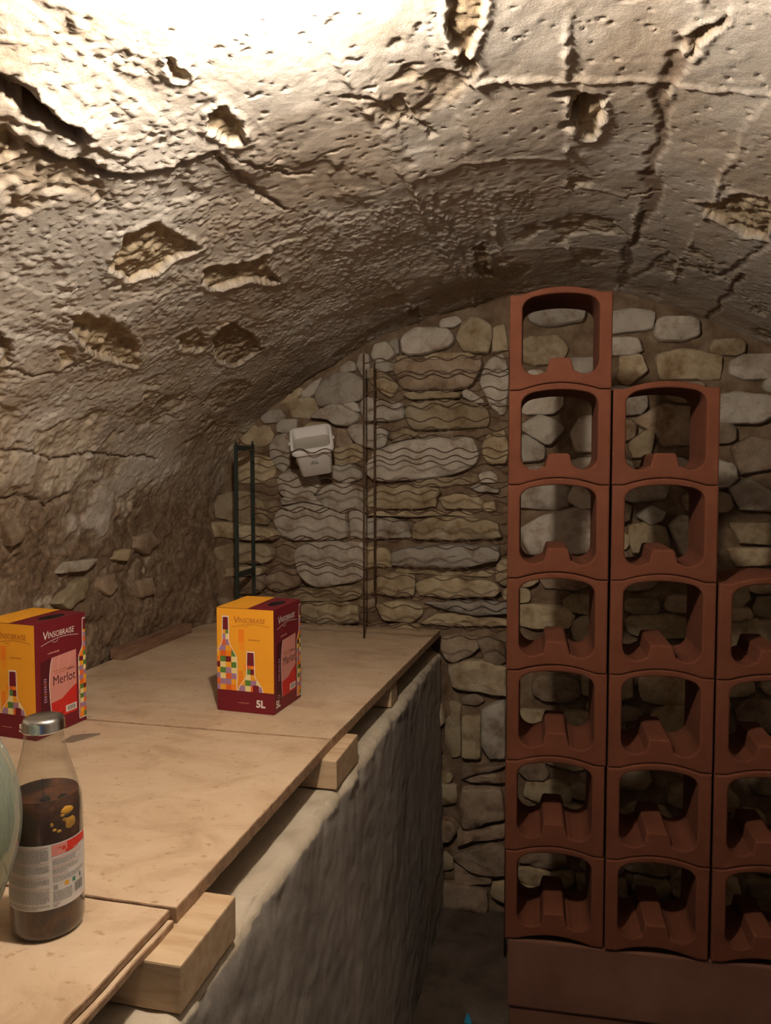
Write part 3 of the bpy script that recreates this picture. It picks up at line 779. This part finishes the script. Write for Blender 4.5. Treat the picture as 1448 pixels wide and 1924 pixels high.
for ci, (n, where) in enumerate(cols_):
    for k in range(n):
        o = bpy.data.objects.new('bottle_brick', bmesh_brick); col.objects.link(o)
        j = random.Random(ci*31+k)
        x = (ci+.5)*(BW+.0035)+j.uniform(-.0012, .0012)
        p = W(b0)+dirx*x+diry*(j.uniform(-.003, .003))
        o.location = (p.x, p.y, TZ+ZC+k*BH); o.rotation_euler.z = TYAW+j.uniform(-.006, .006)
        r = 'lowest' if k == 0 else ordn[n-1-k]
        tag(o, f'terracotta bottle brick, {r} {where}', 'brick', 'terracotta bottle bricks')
# plinth under the stacks
hp = TZ+1.66
for zz, h_, ins, lab in ((TZ-.172, .1705, .004, 'dusty terracotta slab directly under the stacks of bottle bricks'), (TZ-.172-(hp-.172), hp-.1735, .010, 'lower terracotta plinth block at the floor beneath the slab')):
    m = MB(); m.box(.006+ins, .95, ins, BD+.02, 0, h_)
    o = m.build('terracotta_slab', M_TERRA_DUSTY, None, bevel=.005); o.location = W((b0[0], b0[1], zz)); o.rotation_euler.z = TYAW
    tag(o, lab, 'slab', 'terracotta plinth slabs')

# ================================================================== WIRE BOTTLE RACK
YF, YK = 2.57, 2.72
rack = empty('wire_bottle_rack', W((-.69, YF, ZT)))
def rp(name, mb, mat, parent=rack, sm=True):
    o = mb.build(name, mat, parent, smooth=sm)
    o.matrix_parent_inverse = Matrix.Translation(-W((-.69, YF, ZT))) if parent is rack else Matrix()
    return o
fz = [.371, .268, .169, .067, -.033, -.137, -.237, -.330, -.428, -.528]
kz = [.348, .2465, .145, .0445, -.056, -.151, -.255, -.358, -.465, -.566]
XA, XM, XR = -1.157, -.684, -.190
rr = random.Random(4)
for i in range(10):
    x0 = XM if i < 3 else XA
    for Y, z, ph in ((YF, fz[i], rr.uniform(-.4, .4)), (YK, kz[i], math.pi*.75+rr.uniform(-.5, .5))):
        m = MB(); pts = []; n = int((XR-x0)/.0085)
        for k in range(n+1):
            x = x0+(XR-x0)*k/n
            dz = .0074*math.sin(2*math.pi*x/.0935+ph)+.004*mnoise.noise(Vector((x*3, i*2.1, Y*5)))
            pts.append(W((x, Y+.0015*math.sin(x*9+i), z+dz)))
        m.tube(pts, .0021, 5); rp('wavy_wire', m, M_WIRE)
for Y, top in ((YF, .090), (YK, .097)):       # painted ladder end
    m = MB(); m.box(XA-.0065, XA+.0065, Y-.003, Y+.003, ZT+ZC+.001, top+ZC); rp('end_post', m, M_GREENMETAL, sm=False)
    m = MB(); m.tube([W((XA, Y, top-.002)), W((XA, Y, top+.012))], .004, 8); rp('post_tip', m, M_GREENMETAL)
for z in (.080, -.378):
    m = MB(); m.box(XA-.006, XA+.006, YF, YK, z+ZC-.009, z+ZC+.009); rp('cross_strap', m, M_GREENMETAL, sm=False)
m = MB(); m.tube([W((XM, YF, ZT+.001)), W((XM, YF, .395))], .0035, 8); rp('post', m, M_WIRE)
m = MB(); m.tube([W((XM, YK, -.46)), W((XM, YK, .385))], .0035, 8); rp('post', m, M_WIRE)
for Y in (YF, YK):
    m = MB(); m.tube([W((XR, Y, -1.655)), W((XR, Y, .39))], .0035, 8); rp('post', m, M_WIRE)
tag(rack, 'rusty wavy wire bottle rack with a dark green ladder end, against the stone wall', 'rack')

# ================================================================== WHITE TUB IN THE RACK
def rsq(hw, r, n=6):
    out = []
    for cx, cy, a in ((hw-r, hw-r, 0), (-hw+r, hw-r, 90), (-hw+r, -hw+r, 180), (hw-r, -hw+r, 270)):
        for k in range(n+1):
            t = math.radians(a+90*k/n); out.append((cx+r*math.cos(t), cy+r*math.sin(t)))
    return out
tub = empty('white_tub')
def loft(secs, cap0=True, cap1=False):
    m = MB(); N = len(secs[0][0]); vs_ = []; fs_ = []
    for P, z in secs: vs_ += [(x, y, z) for x, y in P]
    for i in range(len(secs)-1):
        for k in range(N): fs_.append((i*N+k, i*N+(k+1) % N, (i+1)*N+(k+1) % N, (i+1)*N+k))
    if cap0: fs_.append(tuple(reversed(range(N))))
    if cap1: fs_.append(tuple(range((len(secs)-1)*N, len(secs)*N)))
    m.add(vs_, fs_); return m
Hb = .128
body = loft([(rsq(.054, .012), 0), (rsq(.057, .014), .003), (rsq(.0685, .02), Hb), (rsq(.066, .019), Hb), (rsq(.0555, .013), .004)], True, True)
ob = body.build('body', M_WHITE, tub); smooth_angle(ob, 45)
rim = loft([(rsq(.069, .02), Hb-.020), (rsq(.0765, .024), Hb-.019), (rsq(.0775, .024), Hb-.003), (rsq(.0755, .023), Hb+.002), (rsq(.066, .019), Hb+.002), (rsq(.066, .019), Hb-.020)], False, False)
orim = rim.build('rim', M_WHITE, tub); smooth_angle(orim, 45)
fill = loft([(rsq(.0585, .016), .05), (rsq(.0625, .018), .092), (rsq(.045, .015), .084), (rsq(.02, .008), .089)], True, True)  # grey plug standing in for the tub's shaded inner walls and base
of = fill.build('shaded_inside', M_GREYIN, tub); smooth_angle(of, 60)
for sx in (-1, 1):
    m = MB(); m.tube([(sx*.077, 0, Hb-.012), (sx*.082, 0, Hb-.012)], .006, 10); m.build('handle_lug', M_WHITE, tub)
m = MB()
for row, wds in ((.066, [.011, .007]), (.058, [.012, .014])):
    x = -sum(wds)/2-.002
    for wd in wds:
        yy = -(.057+(.0685-.057)*row/Hb)-.0013
        for k in range(int(wd/.0024)):
            m.add([(x+k*.0026, yy, row), (x+k*.0026+.0019, yy, row), (x+k*.0026+.0019, yy-.0004, row+.0055), (x+k*.0026, yy-.0004, row+.0055)], [(0, 1, 2, 3)])
        x += wd+.003
ot = m.build('printed_marks', flat('grey_ink', (.16, .155, .15), .7), tub); ot['label'] = 'small grey printed marks'
# axis tipped towards the viewer, rolled a little
rot = Matrix.Rotation(math.radians(16), 4, 'Z') @ Matrix.Rotation(math.radians(-9), 4, 'Y') @ Matrix.Rotation(math.radians(37), 4, 'X')
ctr = W(onY(584, 823, 2.648))                 # middle of the mouth
tub.matrix_world = Matrix.Translation(ctr) @ rot @ Matrix.Translation((0, 0, -Hb))
tag(tub, 'small square white plastic tub tipped forward in the wire rack', 'tub')

# ================================================================== WINE BOXES
YEL = flat('print_yellow', (.83, .37, .025), .5, .3); MAR = flat('print_maroon', (.16, .012, .020), .5, .3)
INK = dict(w=flat('print_white', (.78, .72, .66), .55), g=flat('print_green', (.10, .22, .045), .5), v=flat('print_mauve', (.36, .20, .33), .5),
           c=flat('print_cream', (.80, .66, .30), .5), r=flat('print_red_orange', (.72, .13, .025), .5), y=YEL, m=MAR,
           o=flat('print_orange', (.86, .24, .015), .5), b=flat('print_brown', (.38, .11, .02), .6), p=flat('print_pink', (.62, .26, .22), .55),
           R=flat('print_red', (.58, .025, .02), .5), k=flat('print_dark', (.035, .006, .012), .6), d=flat('print_dark_maroon', (.075, .008, .014), .5),
           l=flat('print_light_pink', (.70, .36, .30), .55), f=flat('print_amber', (.85, .31, .02), .5))
KEYS = list(INK); KI = {k: i for i, k in enumerate(KEYS)}; KM = [INK[k] for k in KEYS]
class Print:
    """flat print on a panel; (u,v) in 0..1, o = outward layer"""
    def __init__(s, w_, h_, fmap): s.w, s.h, s.f = w_, h_, fmap; s.mb = MB()
    def poly(s, pts, key, layer=1):
        s.mb.add([s.f(u*s.w, v*s.h, .00018*layer) for u, v in pts], [tuple(range(len(pts)))], KI[key])
    def rect(s, u0, u1, v0, v1, key, layer=1): s.poly([(u0, v0), (u1, v0), (u1, v1), (u0, v1)], key, layer)
    def line(s, pts, wd, key, layer=1):
        for (a, b) in zip(pts[:-1], pts[1:]):
            dx, dy = (b[0]-a[0])*s.w, (b[1]-a[1])*s.h; l = math.hypot(dx, dy) or 1
            ox, oy = -dy/l*wd/2/s.w, dx/l*wd/2/s.h
            s.poly([(a[0]-ox, a[1]-oy), (b[0]-ox, b[1]-oy), (b[0]+ox, b[1]+oy), (a[0]+ox, a[1]+oy)], key, layer)
    def text(s, body, u, v, size, key, layer=3, shear=0.0, vertical=False, width=None, bold=0.0):
        cu = bpy.data.curves.new('t', 'FONT'); cu.body = body; cu.size = size; cu.shear = shear; cu.offset = bold; cu.resolution_u = 3
        to = bpy.data.objects.new('t', cu); col.objects.link(to)
        me = bpy.data.meshes.new_from_object(to.evaluated_get(bpy.context.evaluated_depsgraph_get()))
        xs = [q.co.x for q in me.vertices] or [0]; k = (width*s.w/(max(xs)-min(xs))) if width else 1.0
        vs_ = []
        for q in me.vertices:
            x, y = (q.co.x-min(xs))*k, q.co.y
            if vertical: x, y = -y, x
            vs_.append(s.f(u*s.w+x, v*s.h+y, .00018*layer))
        s.mb.add(vs_, [tuple(p.vertices) for p in me.polygons], KI[key])
        bpy.data.objects.remove(to); bpy.data.curves.remove(cu); bpy.data.meshes.remove(me)
def bottle_half(v, cap, top, sh0, sh1, wn, wb_):
    """half-width of a bottle drawing at height v"""
    if v > top: return 0
    if v > sh0: return wn*(1.0-.10*max(0, min(1, (v-cap)/(top-cap+1e-6))) if v > cap else 1.0)
    if v > sh1:
        t = (sh0-v)/(sh0-sh1); return wn+(wb_-wn)*(t*t*(3-2*t))
    return wb_
SEQ = 'gryvcogmvrcygomvrgcy'
def mosaic(P, cu, top, cap, sh0, sh1, wn, wb_, vb, cell, seed, lo=0.0, hi=1.0, right_only=False):
    r = random.Random(seed); hv = cell*P.w/P.h*.93; ow = .013
    fn = lambda v: bottle_half(v, cap, top, sh0, sh1, wn, wb_)
    # white outline
    N = 40
    L = []; Rr = []
    for k in range(N+1):
        v = vb+(top+.012-vb)*k/N; hw_ = fn(min(v, top-.001))+ow; L.append((max(lo, min(hi, cu-hw_)), v)); Rr.append((max(lo, min(hi, cu+hw_)), v))
    for k in range(N): P.poly([L[k], Rr[k], Rr[k+1], L[k+1]], 'w', 2)
    rows = int((top-vb)/hv)+2
    for j in range(rows):
        for i in range(-4, 5):
            key = 'gvyrcmvgorcyv'[(i*5+j*3+seed) % 13]
            u0, u1 = cu+i*cell-cell*.0, cu+(i+1)*cell
            for q in range(4):
                va, vc = vb+hv*(j+q/4), vb+hv*(j+(q+1)/4)
                if va >= cap: continue
                vc = min(vc, cap); ha, hc = fn(va), fn(vc)
                a0, a1 = max(u0, cu-ha, lo), min(u1, cu+ha, hi); c0, c1 = max(u0, cu-hc, lo), min(u1, cu+hc, hi)
                if a1-a0 <= 1e-4 and c1-c0 <= 1e-4: continue
                a1 = max(a0, a1); c1 = max(c0, c1); P.poly([(a0, va), (a1, va), (c1, vc), (c0, vc)], key, 3)
    for k in range(8):
        va, vc = cap+(top-cap)*k/8, cap+(top-cap)*(k+1)/8; ha, hc = fn(va), fn(vc-.0005)
        P.poly([(max(lo, cu-ha), va), (min(hi, cu+ha), va), (min(hi, cu+hc), vc), (max(lo, cu-hc), vc)], 'm', 3)
def dashes(P, u0, u1, v, h, key, n=9, layer=3, seed=1):
    r = random.Random(seed); x = u0
    while x < u1:
        wd = r.uniform(.6, 1.4)*(u1-u0)/n*.6; P.rect(x, min(u1, x+wd), v, v+h*r.uniform(.7, 1.2), key, layer); x += wd+(u1-u0)/n*.35
def logo(P, u, v, k, key):
    P.text('V', u, v-.006*k, .0235*k, key, shear=.12); P.text('INSOBRAISE', u+.085*k, v, .0165*k, key, width=.46*k, shear=.10)
    P.line([(u-.04*k+.66*k*t, v-.035*k+.028*k*math.sin(t*3.0)-.012*k*(1-t)) for t in [i/12 for i in range(13)]], .0009*k, key, 3)
    P.line([(u+.20*k+.05*k*math.cos(a), v-.022*k+.020*k*math.sin(a)) for a in [math.pi+i*math.pi/8 for i in range(9)]], .0007*k, key, 3)
BXW, BXD, BXH = .151, .157, .252
def wine_box(loc, rz, label):
    root = empty('wine_box', loc, rz)
    # body: front-left corner of the base at the origin; +x along the yellow panel, +y along the maroon panel
    bm = bmesh.new(); w_, d_, h_ = BXW, BXD, BXH
    lo_ = [bm.verts.new(p) for p in ((0, 0, 0), (w_, 0, 0), (w_, d_, 0), (0, d_, 0))]
    hi_ = [bm.verts.new(p) for p in ((0, 0, h_), (w_, 0, h_), (w_, d_, h_+.002), (0, d_, h_+.003))]
    bm.faces.new(list(reversed(lo_)))
    for i in range(4): bm.faces.new((lo_[i], lo_[(i+1) % 4], hi_[(i+1) % 4], hi_[i]))
    slot = [bm.verts.new((w_*.79+.017*math.cos(a)*(1 if abs(math.sin(a)) > .3 else 1), d_*.55+.038*math.sin(a), h_+.0013)) for a in [k*2*math.pi/18 for k in range(18)]]
    es = [bm.edges.get((hi_[i], hi_[(i+1) % 4])) or bm.edges.new((hi_[i], hi_[(i+1) % 4])) for i in range(4)]
    es += [bm.edges.new((slot[i], slot[(i+1) % 18])) for i in range(18)]
    bmesh.ops.triangle_fill(bm, edges=es, use_beauty=True)
    dn = [bm.verts.new((v.co.x, v.co.y, v.co.z-.03)) for v in slot]
    for i in range(18): bm.faces.new((slot[i], slot[(i+1) % 18], dn[(i+1) % 18], dn[i]))
    bm.faces.new(list(reversed(dn)))
    bmesh.ops.recalc_face_normals(bm, faces=bm.faces)
    me = bpy.data.meshes.new('carton'); bm.to_mesh(me); bm.free()
    o = link('carton', me, [MAR, flat('carton_inside_shade', (.02, .012, .01), .9)], root)  # near-black colour stands for the shade inside the closed carton
    for p in me.polygons:
        if p.center.z > h_-.032 and p.center.z < h_-.002 and .01 < p.center.x < w_-.01 and .01 < p.center.y < d_-.01: p.material_index = 1
    # yellow panel
    P = Print(w_, h_, lambda x, z, k: (x, -k, z))
    P.rect(0, 1, .205, .998, 'y', 1)
    for u0, u1, v0, v1, key in ((.385, .485, .675, .80, 'o'), (.47, .55, .40, .465, 'f'), (.385, .46, .27, .40, 'o'), (.40, .49, .60, .67, 'f'), (.33, .40, .22, .28, 'f')): P.rect(u0, u1, v0, v1, key, 1.5)
    mosaic(P, .155, .912, .79, .70, .50, .05, .19, .205, .098, 3, 0.0, 1.0)
    mosaic(P, .595, .582, .455, .375, .215, .062, .205, .205, .098, 9, 0.0, 1.0)
    P.rect(.635, .735, .14, .27, 'm', 3.5)
    logo(P, .31, .865, 1.0, 'b')
    dashes(P, .56, .76, .698, .011, 'b', 8)
    dashes(P, .37, .56, .087, .007, 'l', 9, 3, 4)
    P.text('5L', .69, .062, .024, 'w', bold=.0009)
    q = P.mb.build('front_print', KM, root); q['label'] = 'yellow printed panel with two patchwork bottles'
    # maroon panel
    P = Print(d_, h_, lambda y, z, k: (w_+k, y, z))
    logo(P, .16, .855, 1.12, 'w')
    dashes(P, .24, .46, .715, .014, 'l', 8, 3, 7)
    P.poly([(.09, .12), (.30, .12), (.27, .40), (.25, .55), (.30, .675), (.10, .66)], 'd', 1)
    lab = [(.30, .125), (.80, .125), (.80, .69), (.33, .675), (.30, .62), (.275, .53), (.265, .44), (.275, .32), (.29, .22)]
    P.poly([(u-.012, v) if u < .5 else (u, v) for u, v in lab], 'w', 1.5); P.poly(lab, 'p', 2)
    P.poly([(.30, .125), (.80, .125), (.80, .375), (.68, .345), (.50, .285), (.285, .275), (.29, .22)], 'R', 2.5)
    P.poly([(.46, .68), (.475, .68), (.43, .56), (.42, .56)], 'l', 2.5); P.poly([(.68, .685), (.69, .685), (.63, .55), (.62, .55)], 'l', 2.5)
    P.text('Merlot', .335, .425, .030, 'k', width=.44)
    dashes(P, .34, .74, .545, .008, 'b', 14, 3, 2); dashes(P, .37, .62, .523, .008, 'b', 9, 3, 3); dashes(P, .62, .76, .525, .012, 'k', 5, 3, 5)
    P.rect(.57, .79, .145, .205, 'w', 3)
    for k in range(13): P.rect(.60+k*.0135, .60+k*.0135+(.008 if k % 3 else .004), .155, .195, 'k', 4)
    dashes(P, .44, .53, .150, .010, 'd', 4, 3, 6)
    for k in range(10): P.rect(.155, .205, .30+k*.022, .313+k*.022, 'b' if k % 4 == 3 else 'v', 3)
    dashes(P, .12, .22, .135, .008, 'l', 4, 3, 8); dashes(P, .14, .2, .155, .012, 'l', 2, 3, 8)
    P.text('5L', .065, .052, .024, 'w', bold=.0009)
    mosaic(P, 1.02, .95, .85, .72, .60, .075, .165, .045, .075, 5, .0, .998)
    P.rect(.845, .998, .034, .043, 'w', 4)
    q = P.mb.build('side_print', KM, root); q['label'] = 'maroon printed panel with a pink Merlot label'
    # lid: one half yellow
    P = Print(w_, d_, lambda x, y, k: (x, y, h_+.0002+k+.0028*y/d_+.0002))
    P.rect(0, .54, 0, 1, 'y', 1); q = P.mb.build('lid_print', KM, root); q['label'] = 'yellow half of the lid'
    # handle flap standing in the slot
    m = MB(); m.box(w_*.79-.012, w_*.79+.012, d_*.55-.03, d_*.55+.03, h_-.02, h_-.0195); m.build('handle_flap', flat('carton_board', (.30, .20, .14), .8), root)
    tag(root, label, 'wine box', 'wine boxes')
    return root
Bc = onZ(515, 1345, ZT); rz = math.radians(-4.0)
wine_box(W((Bc[0]-BXW*math.cos(rz), Bc[1]-BXW*math.sin(rz), ZT+.0012)), rz, 'yellow and maroon wine box standing alone near the stone wall')
Bl = onZ(69, 1393, ZT); rz = math.radians(-5.5)
wine_box(W((Bl[0]-BXW*math.cos(rz), Bl[1]-BXW*math.sin(rz), ZT+.0007)), rz, 'yellow and maroon wine box cut by the left picture edge, behind the glass bottle')

# ================================================================== GLASS BOTTLE
bc = onZ(91, 1737, ZT); bottle = empty('juice_bottle', W((bc[0], bc[1], ZT+.0008)), 0)
BR = .0445
outer = [(0, .003), (BR*.70, .002), (BR*.86, 0), (BR*.96, .004), (BR, .012), (BR, .150), (BR*.985, .165), (BR*.92, .180), (BR*.80, .198), (BR*.66, .218), (BR*.565, .236), (BR*.52, .250), (BR*.52, .262)]
inner = [(max(0, r-.0028), z+(.004 if z < .02 else 0)) for r, z in reversed(outer)]
m = MB(); m.lathe(outer, 64); o = m.build('glass_body', M_GLASS, bottle); smooth_angle(o, 60)
LZ = .176
liq = [(0, .005)]+[(r-.0014, max(z, .005)) for r, z in outer[1:] if z < LZ-.004]+[(BR*.935-.0014, LZ), (BR*.5, LZ+.0006), (0, LZ)]
m = MB(); m.lathe(liq, 64); o = m.build('dark_liquid', M_LIQUID, bottle); smooth_angle(o, 60)
m = MB(); m.lathe([(0, .2725), (.018, .2728), (.0235, .271), (.0252, .267), (.0255, .258), (.0262, .2565), (.0255, .2552), (.0245, .2552)], 48)
o = m.build('screw_cap', M_CAP, bottle); smooth_angle(o, 50); o['label'] = 'shiny silver metal cap'
# steeped herbs and peel against the glass
rb = random.Random(12); herb = flat('steeped_herb', (.018, .010, .006), .8); peel = flat('citrus_peel', (.62, .33, .045), .5)
def blob(name, ang, z, sx, sz, mat, rad):
    bm = bmesh.new(); bmesh.ops.create_icosphere(bm, subdivisions=2, radius=1)
    for v in bm.verts:
        k = 1+.35*mnoise.noise(v.co*2.3+Vector((ang*5, z*90, 0))); v.co = Vector((v.co.x*.0014, v.co.y*sx*k, v.co.z*sz*k))
    me = bpy.data.meshes.new(name); bm.to_mesh(me); bm.free()
    o = link(name, me, mat, bottle); o.location = (rad*math.cos(ang), rad*math.sin(ang), z); o.rotation_euler.z = ang
    return o
view = math.atan2(-bc[1], -bc[0])            # direction towards the eye
for da, z, sx, sz in ((.62, .160, .009, .006), (.70, .144, .008, .008), (.52, .150, .003, .003), (-.86, .146, .006, .004), (-.95, .154, .006, .004), (.35, .137, .003, .002), (.15, .147, .002, .003), (.22, .140, .0025, .002), (.46, .156, .003, .0025)):
    blob('peel', view+da, z, sx, sz, peel, BR-.0016)
for da, z, sx, sz in ((.0, .178, .006, .005), (.55, .176, .007, .005), (-.75, .144, .005, .007), (.6, .153, .007, .003)):
    blob('herb', view+da, z, sx, sz, herb, BR-.0018 if z < .17 else BR*.80)
m = MB(); a = view-.06; m.tube([(BR*.74*math.cos(a), BR*.74*math.sin(a), .178), (BR*.70*math.cos(a-.05), BR*.70*math.sin(a-.05), .203)], .0005, 5); m.build('herb_stalk', herb, bottle)
# paper label wrapped round the body
l0, l1 = view-1.75, view+1.75
m = MB(); m.lathe([(BR+.0003, .042), (BR+.0003, .124)], 60, 0, l0, l1)
lab = m.build('paper_label', flat('label_paper', (.66, .63, .60), .6), bottle, True); lab['label'] = 'white back label with grey small print'
LK = {'k': flat('label_grey_print', (.36, .35, .34), .7), 'r': flat('label_red', (.68, .045, .03), .6), 'p': flat('label_pink', (.72, .28, .24), .6), 'q': flat('label_pale_pink', (.60, .44, .42), .6),
      'g': flat('label_green', (.05, .25, .16), .6), 'o': flat('label_orange', (.75, .38, .04), .6), 'd': flat('label_dark', (.07, .07, .07), .7)}
LKK = list(LK); m = MB()
def lquad(a, b, z0, z1, key, lay=1):
    n = max(1, int((b-a)/.12)); R_ = BR+.0003+.0002*lay
    for i in range(n):
        p, q = view+a+(b-a)*i/n, view+a+(b-a)*(i+1)/n
        m.add([(R_*math.cos(p), R_*math.sin(p), z0), (R_*math.cos(q), R_*math.sin(q), z0), (R_*math.cos(q), R_*math.sin(q), z1), (R_*math.cos(p), R_*math.sin(p), z1)], [(0, 1, 2, 3)], LKK.index(key))
def para(a, b, z0, z1, key, pitch=.0023, last=1.0):
    z = z1
    while z > z0:
        x = a; end = b if z-pitch > z0 else a+(b-a)*rb.uniform(.3, 1)
        while x < end:
            wd = rb.uniform(.03, .10); lquad(x, min(end, x+wd), z-.0014, z, key); x += wd+.018
        z -= pitch
div = .10
para(-1.3, div-.06, .119, .1215, 'q'); para(-1.3, div-.06, .104, .118, 'k'); para(-1.3, div-.06, .100, .1025, 'q'); para(-1.3, div-.06, .088, .0985, 'k')
para(-1.3, div-.06, .082, .0845, 'q'); para(-1.3, div-.06, .072, .081, 'k'); para(-1.3, div-.06, .0675, .070, 'q'); para(-1.3, div-.06, .052, .0665, 'k'); para(-1.3, div-.05, .0455, .048, 'k')
lquad(div+.02, .95, .1085, .1225, 'p'); lquad(.55, 1.3, .112, .1225, 'r', 2); lquad(.40, .62, .1135, .1165, 'r', 2); lquad(.30, .5, .117, .118, 'r', 2); lquad(.5, .75, .1095, .113, 'r', 2)
para(div+.04, 1.1, .1035, .106, 'q'); para(div+.04, .85, .097, .103, 'k'); para(div+.04, 1.1, .092, .0955, 'q'); para(div+.04, .95, .085, .0915, 'k'); para(div+.04, .6, .0815, .084, 'q'); para(div+.04, 1.2, .0745, .081, 'k')
lquad(.15, .27, .0655, .0715, 'k'); lquad(.46, .58, .067, .0725, 'o'); lquad(.70, .80, .067, .0725, 'g'); lquad(.98, 1.03, .068, .0735, 'd')
for k in range(9): lquad(.76+k*.04, .76+k*.04+(.024 if k % 3 else .012), .0525, .0645, 'd')
para(div+.04, .68, .0505, .0635, 'k', .002); para(div+.04, .3, .0455, .048, 'k')
lp = m.build('label_print', [LK[k] for k in LKK], lab)
tag(bottle, 'clear glass juice bottle with silver cap, dark herb infusion and white label', 'bottle')

# ================================================================== DEMIJOHN at the left edge
dj = empty('demijohn', W((-.677, .662, ZT+.0008)))
prof_o = [(0, .004), (.040, .002), (.052, 0), (.058, .010), (.063, .05), (.074, .085), (.0895, .118), (.104, .16), (.110, .20), (.105, .245), (.089, .286), (.066, .318), (.043, .342), (.030, .362), (.025, .385), (.025, .41), (.031, .415), (.031, .428), (.026, .431)]
prof_o = prof_o[:3]+[(float(a_), float(b_)) for a_, b_ in catmull(prof_o[3:16], 6)]+prof_o[16:]
prof_i = [(max(0, r-.004), z+(.005 if z < .05 else 0)) for r, z in reversed(prof_o)]
m = MB(); m.lathe(prof_o+prof_i, 72); o = m.build('glass_body', M_GREENGLASS, dj); smooth_angle(o, 60)
m = MB(); m.lathe([(0, .398), (.0195, .398), (.021, .438), (.019, .441), (0, .441)], 24); smooth_angle(m.build('cork', flat('cork', (.42, .27, .15), .85), dj), 50)
tag(dj, 'pale green glass demijohn cut by the left picture edge', 'demijohn')

# ================================================================== SMALL THINGS
pa, pb = onZ(112, 1396, ZT), onZ(157, 1377, ZT)
m = MB(); pts = [(0, 0), (.022, -.002), (.047, .020), (.070, .044), (.052, .050), (.030, .040), (.012, .028)]
bot_ = [(x, y, 0) for x, y in pts]; top_ = [(x*.97+.001, y*.97+.001, .003+.002*math.sin(x*90)) for x, y in pts]; n = len(pts)
m.add(bot_+top_, [tuple(reversed(range(n))), tuple(range(n, 2*n))]+[(i, (i+1) % n, n+(i+1) % n, n+i) for i in range(n)])
o = m.build('thin_piece', flat('grey_brown_matt', (.20, .15, .11), .9)); o.location = W((pa[0]+.004, pa[1]+.002, ZT+.0006)); o.rotation_euler.z = math.radians(20)  # thin grey-brown shape laid flat on the board
tag(o, 'flat grey-brown thin scrap on the board beside the left wine box', 'piece')
p = onZ(879, 1921, -1.645); m = MB()
m.add([(-.012, 0, 0), (.012, -.004, 0), (.010, .014, 0), (-.006, .012, 0), (-.004, .002, .030), (.002, .004, .026)], [(3, 2, 1, 0), (0, 1, 5, 4), (1, 2, 5), (2, 3, 4, 5), (3, 0, 4)])
o = m.build('plastic_shard', flat('bright_blue_plastic', (.03, .30, .50), .4)); o.location = (p[0], p[1], .012)
tag(o, 'small bright blue plastic shard on the dark floor', 'shard')

# ================================================================== THE LAMP (just above the picture)
lamp = empty('hanging_bulb', W(LAMP))
m = MB(); R0 = .025
m.lathe([(0, -R0)]+[(R0*math.cos(math.radians(a)), R0*math.sin(math.radians(a))) for a in range(-75, 50, 12)]+[(.013, .036), (.013, .048)], 28)
me_ = bpy.data.materials.new('glowing_glass'); me_.use_nodes = True; nt = me_.node_tree; nt.nodes.clear()
oo = nt.nodes.new('ShaderNodeOutputMaterial'); em = nt.nodes.new('ShaderNodeEmission')
em.inputs[0].default_value = (*LAMP_COLOR, 1); em.inputs[1].default_value = LAMP_STRENGTH; nt.links.new(em.outputs[0], oo.inputs[0])
smooth_angle(m.build('bulb', me_, lamp), 60)
zt = profile_top(LAMP[0])-LAMP[2]
m = MB(); m.lathe([(0, .046), (.016, .046), (.018, .05), (.018, .085), (.010, .095), (0, .095)], 20); smooth_angle(m.build('socket', flat('black_bakelite', (.015, .015, .015), .4), lamp), 50)
m = MB(); m.tube([(0, 0, .09), (0, 0, zt+.02)], .003, 6); m.build('cord', flat('black_bakelite', (.015, .015, .015), .4), lamp)
tag(lamp, 'bare glowing bulb in a black socket hanging from the vault', 'lamp')
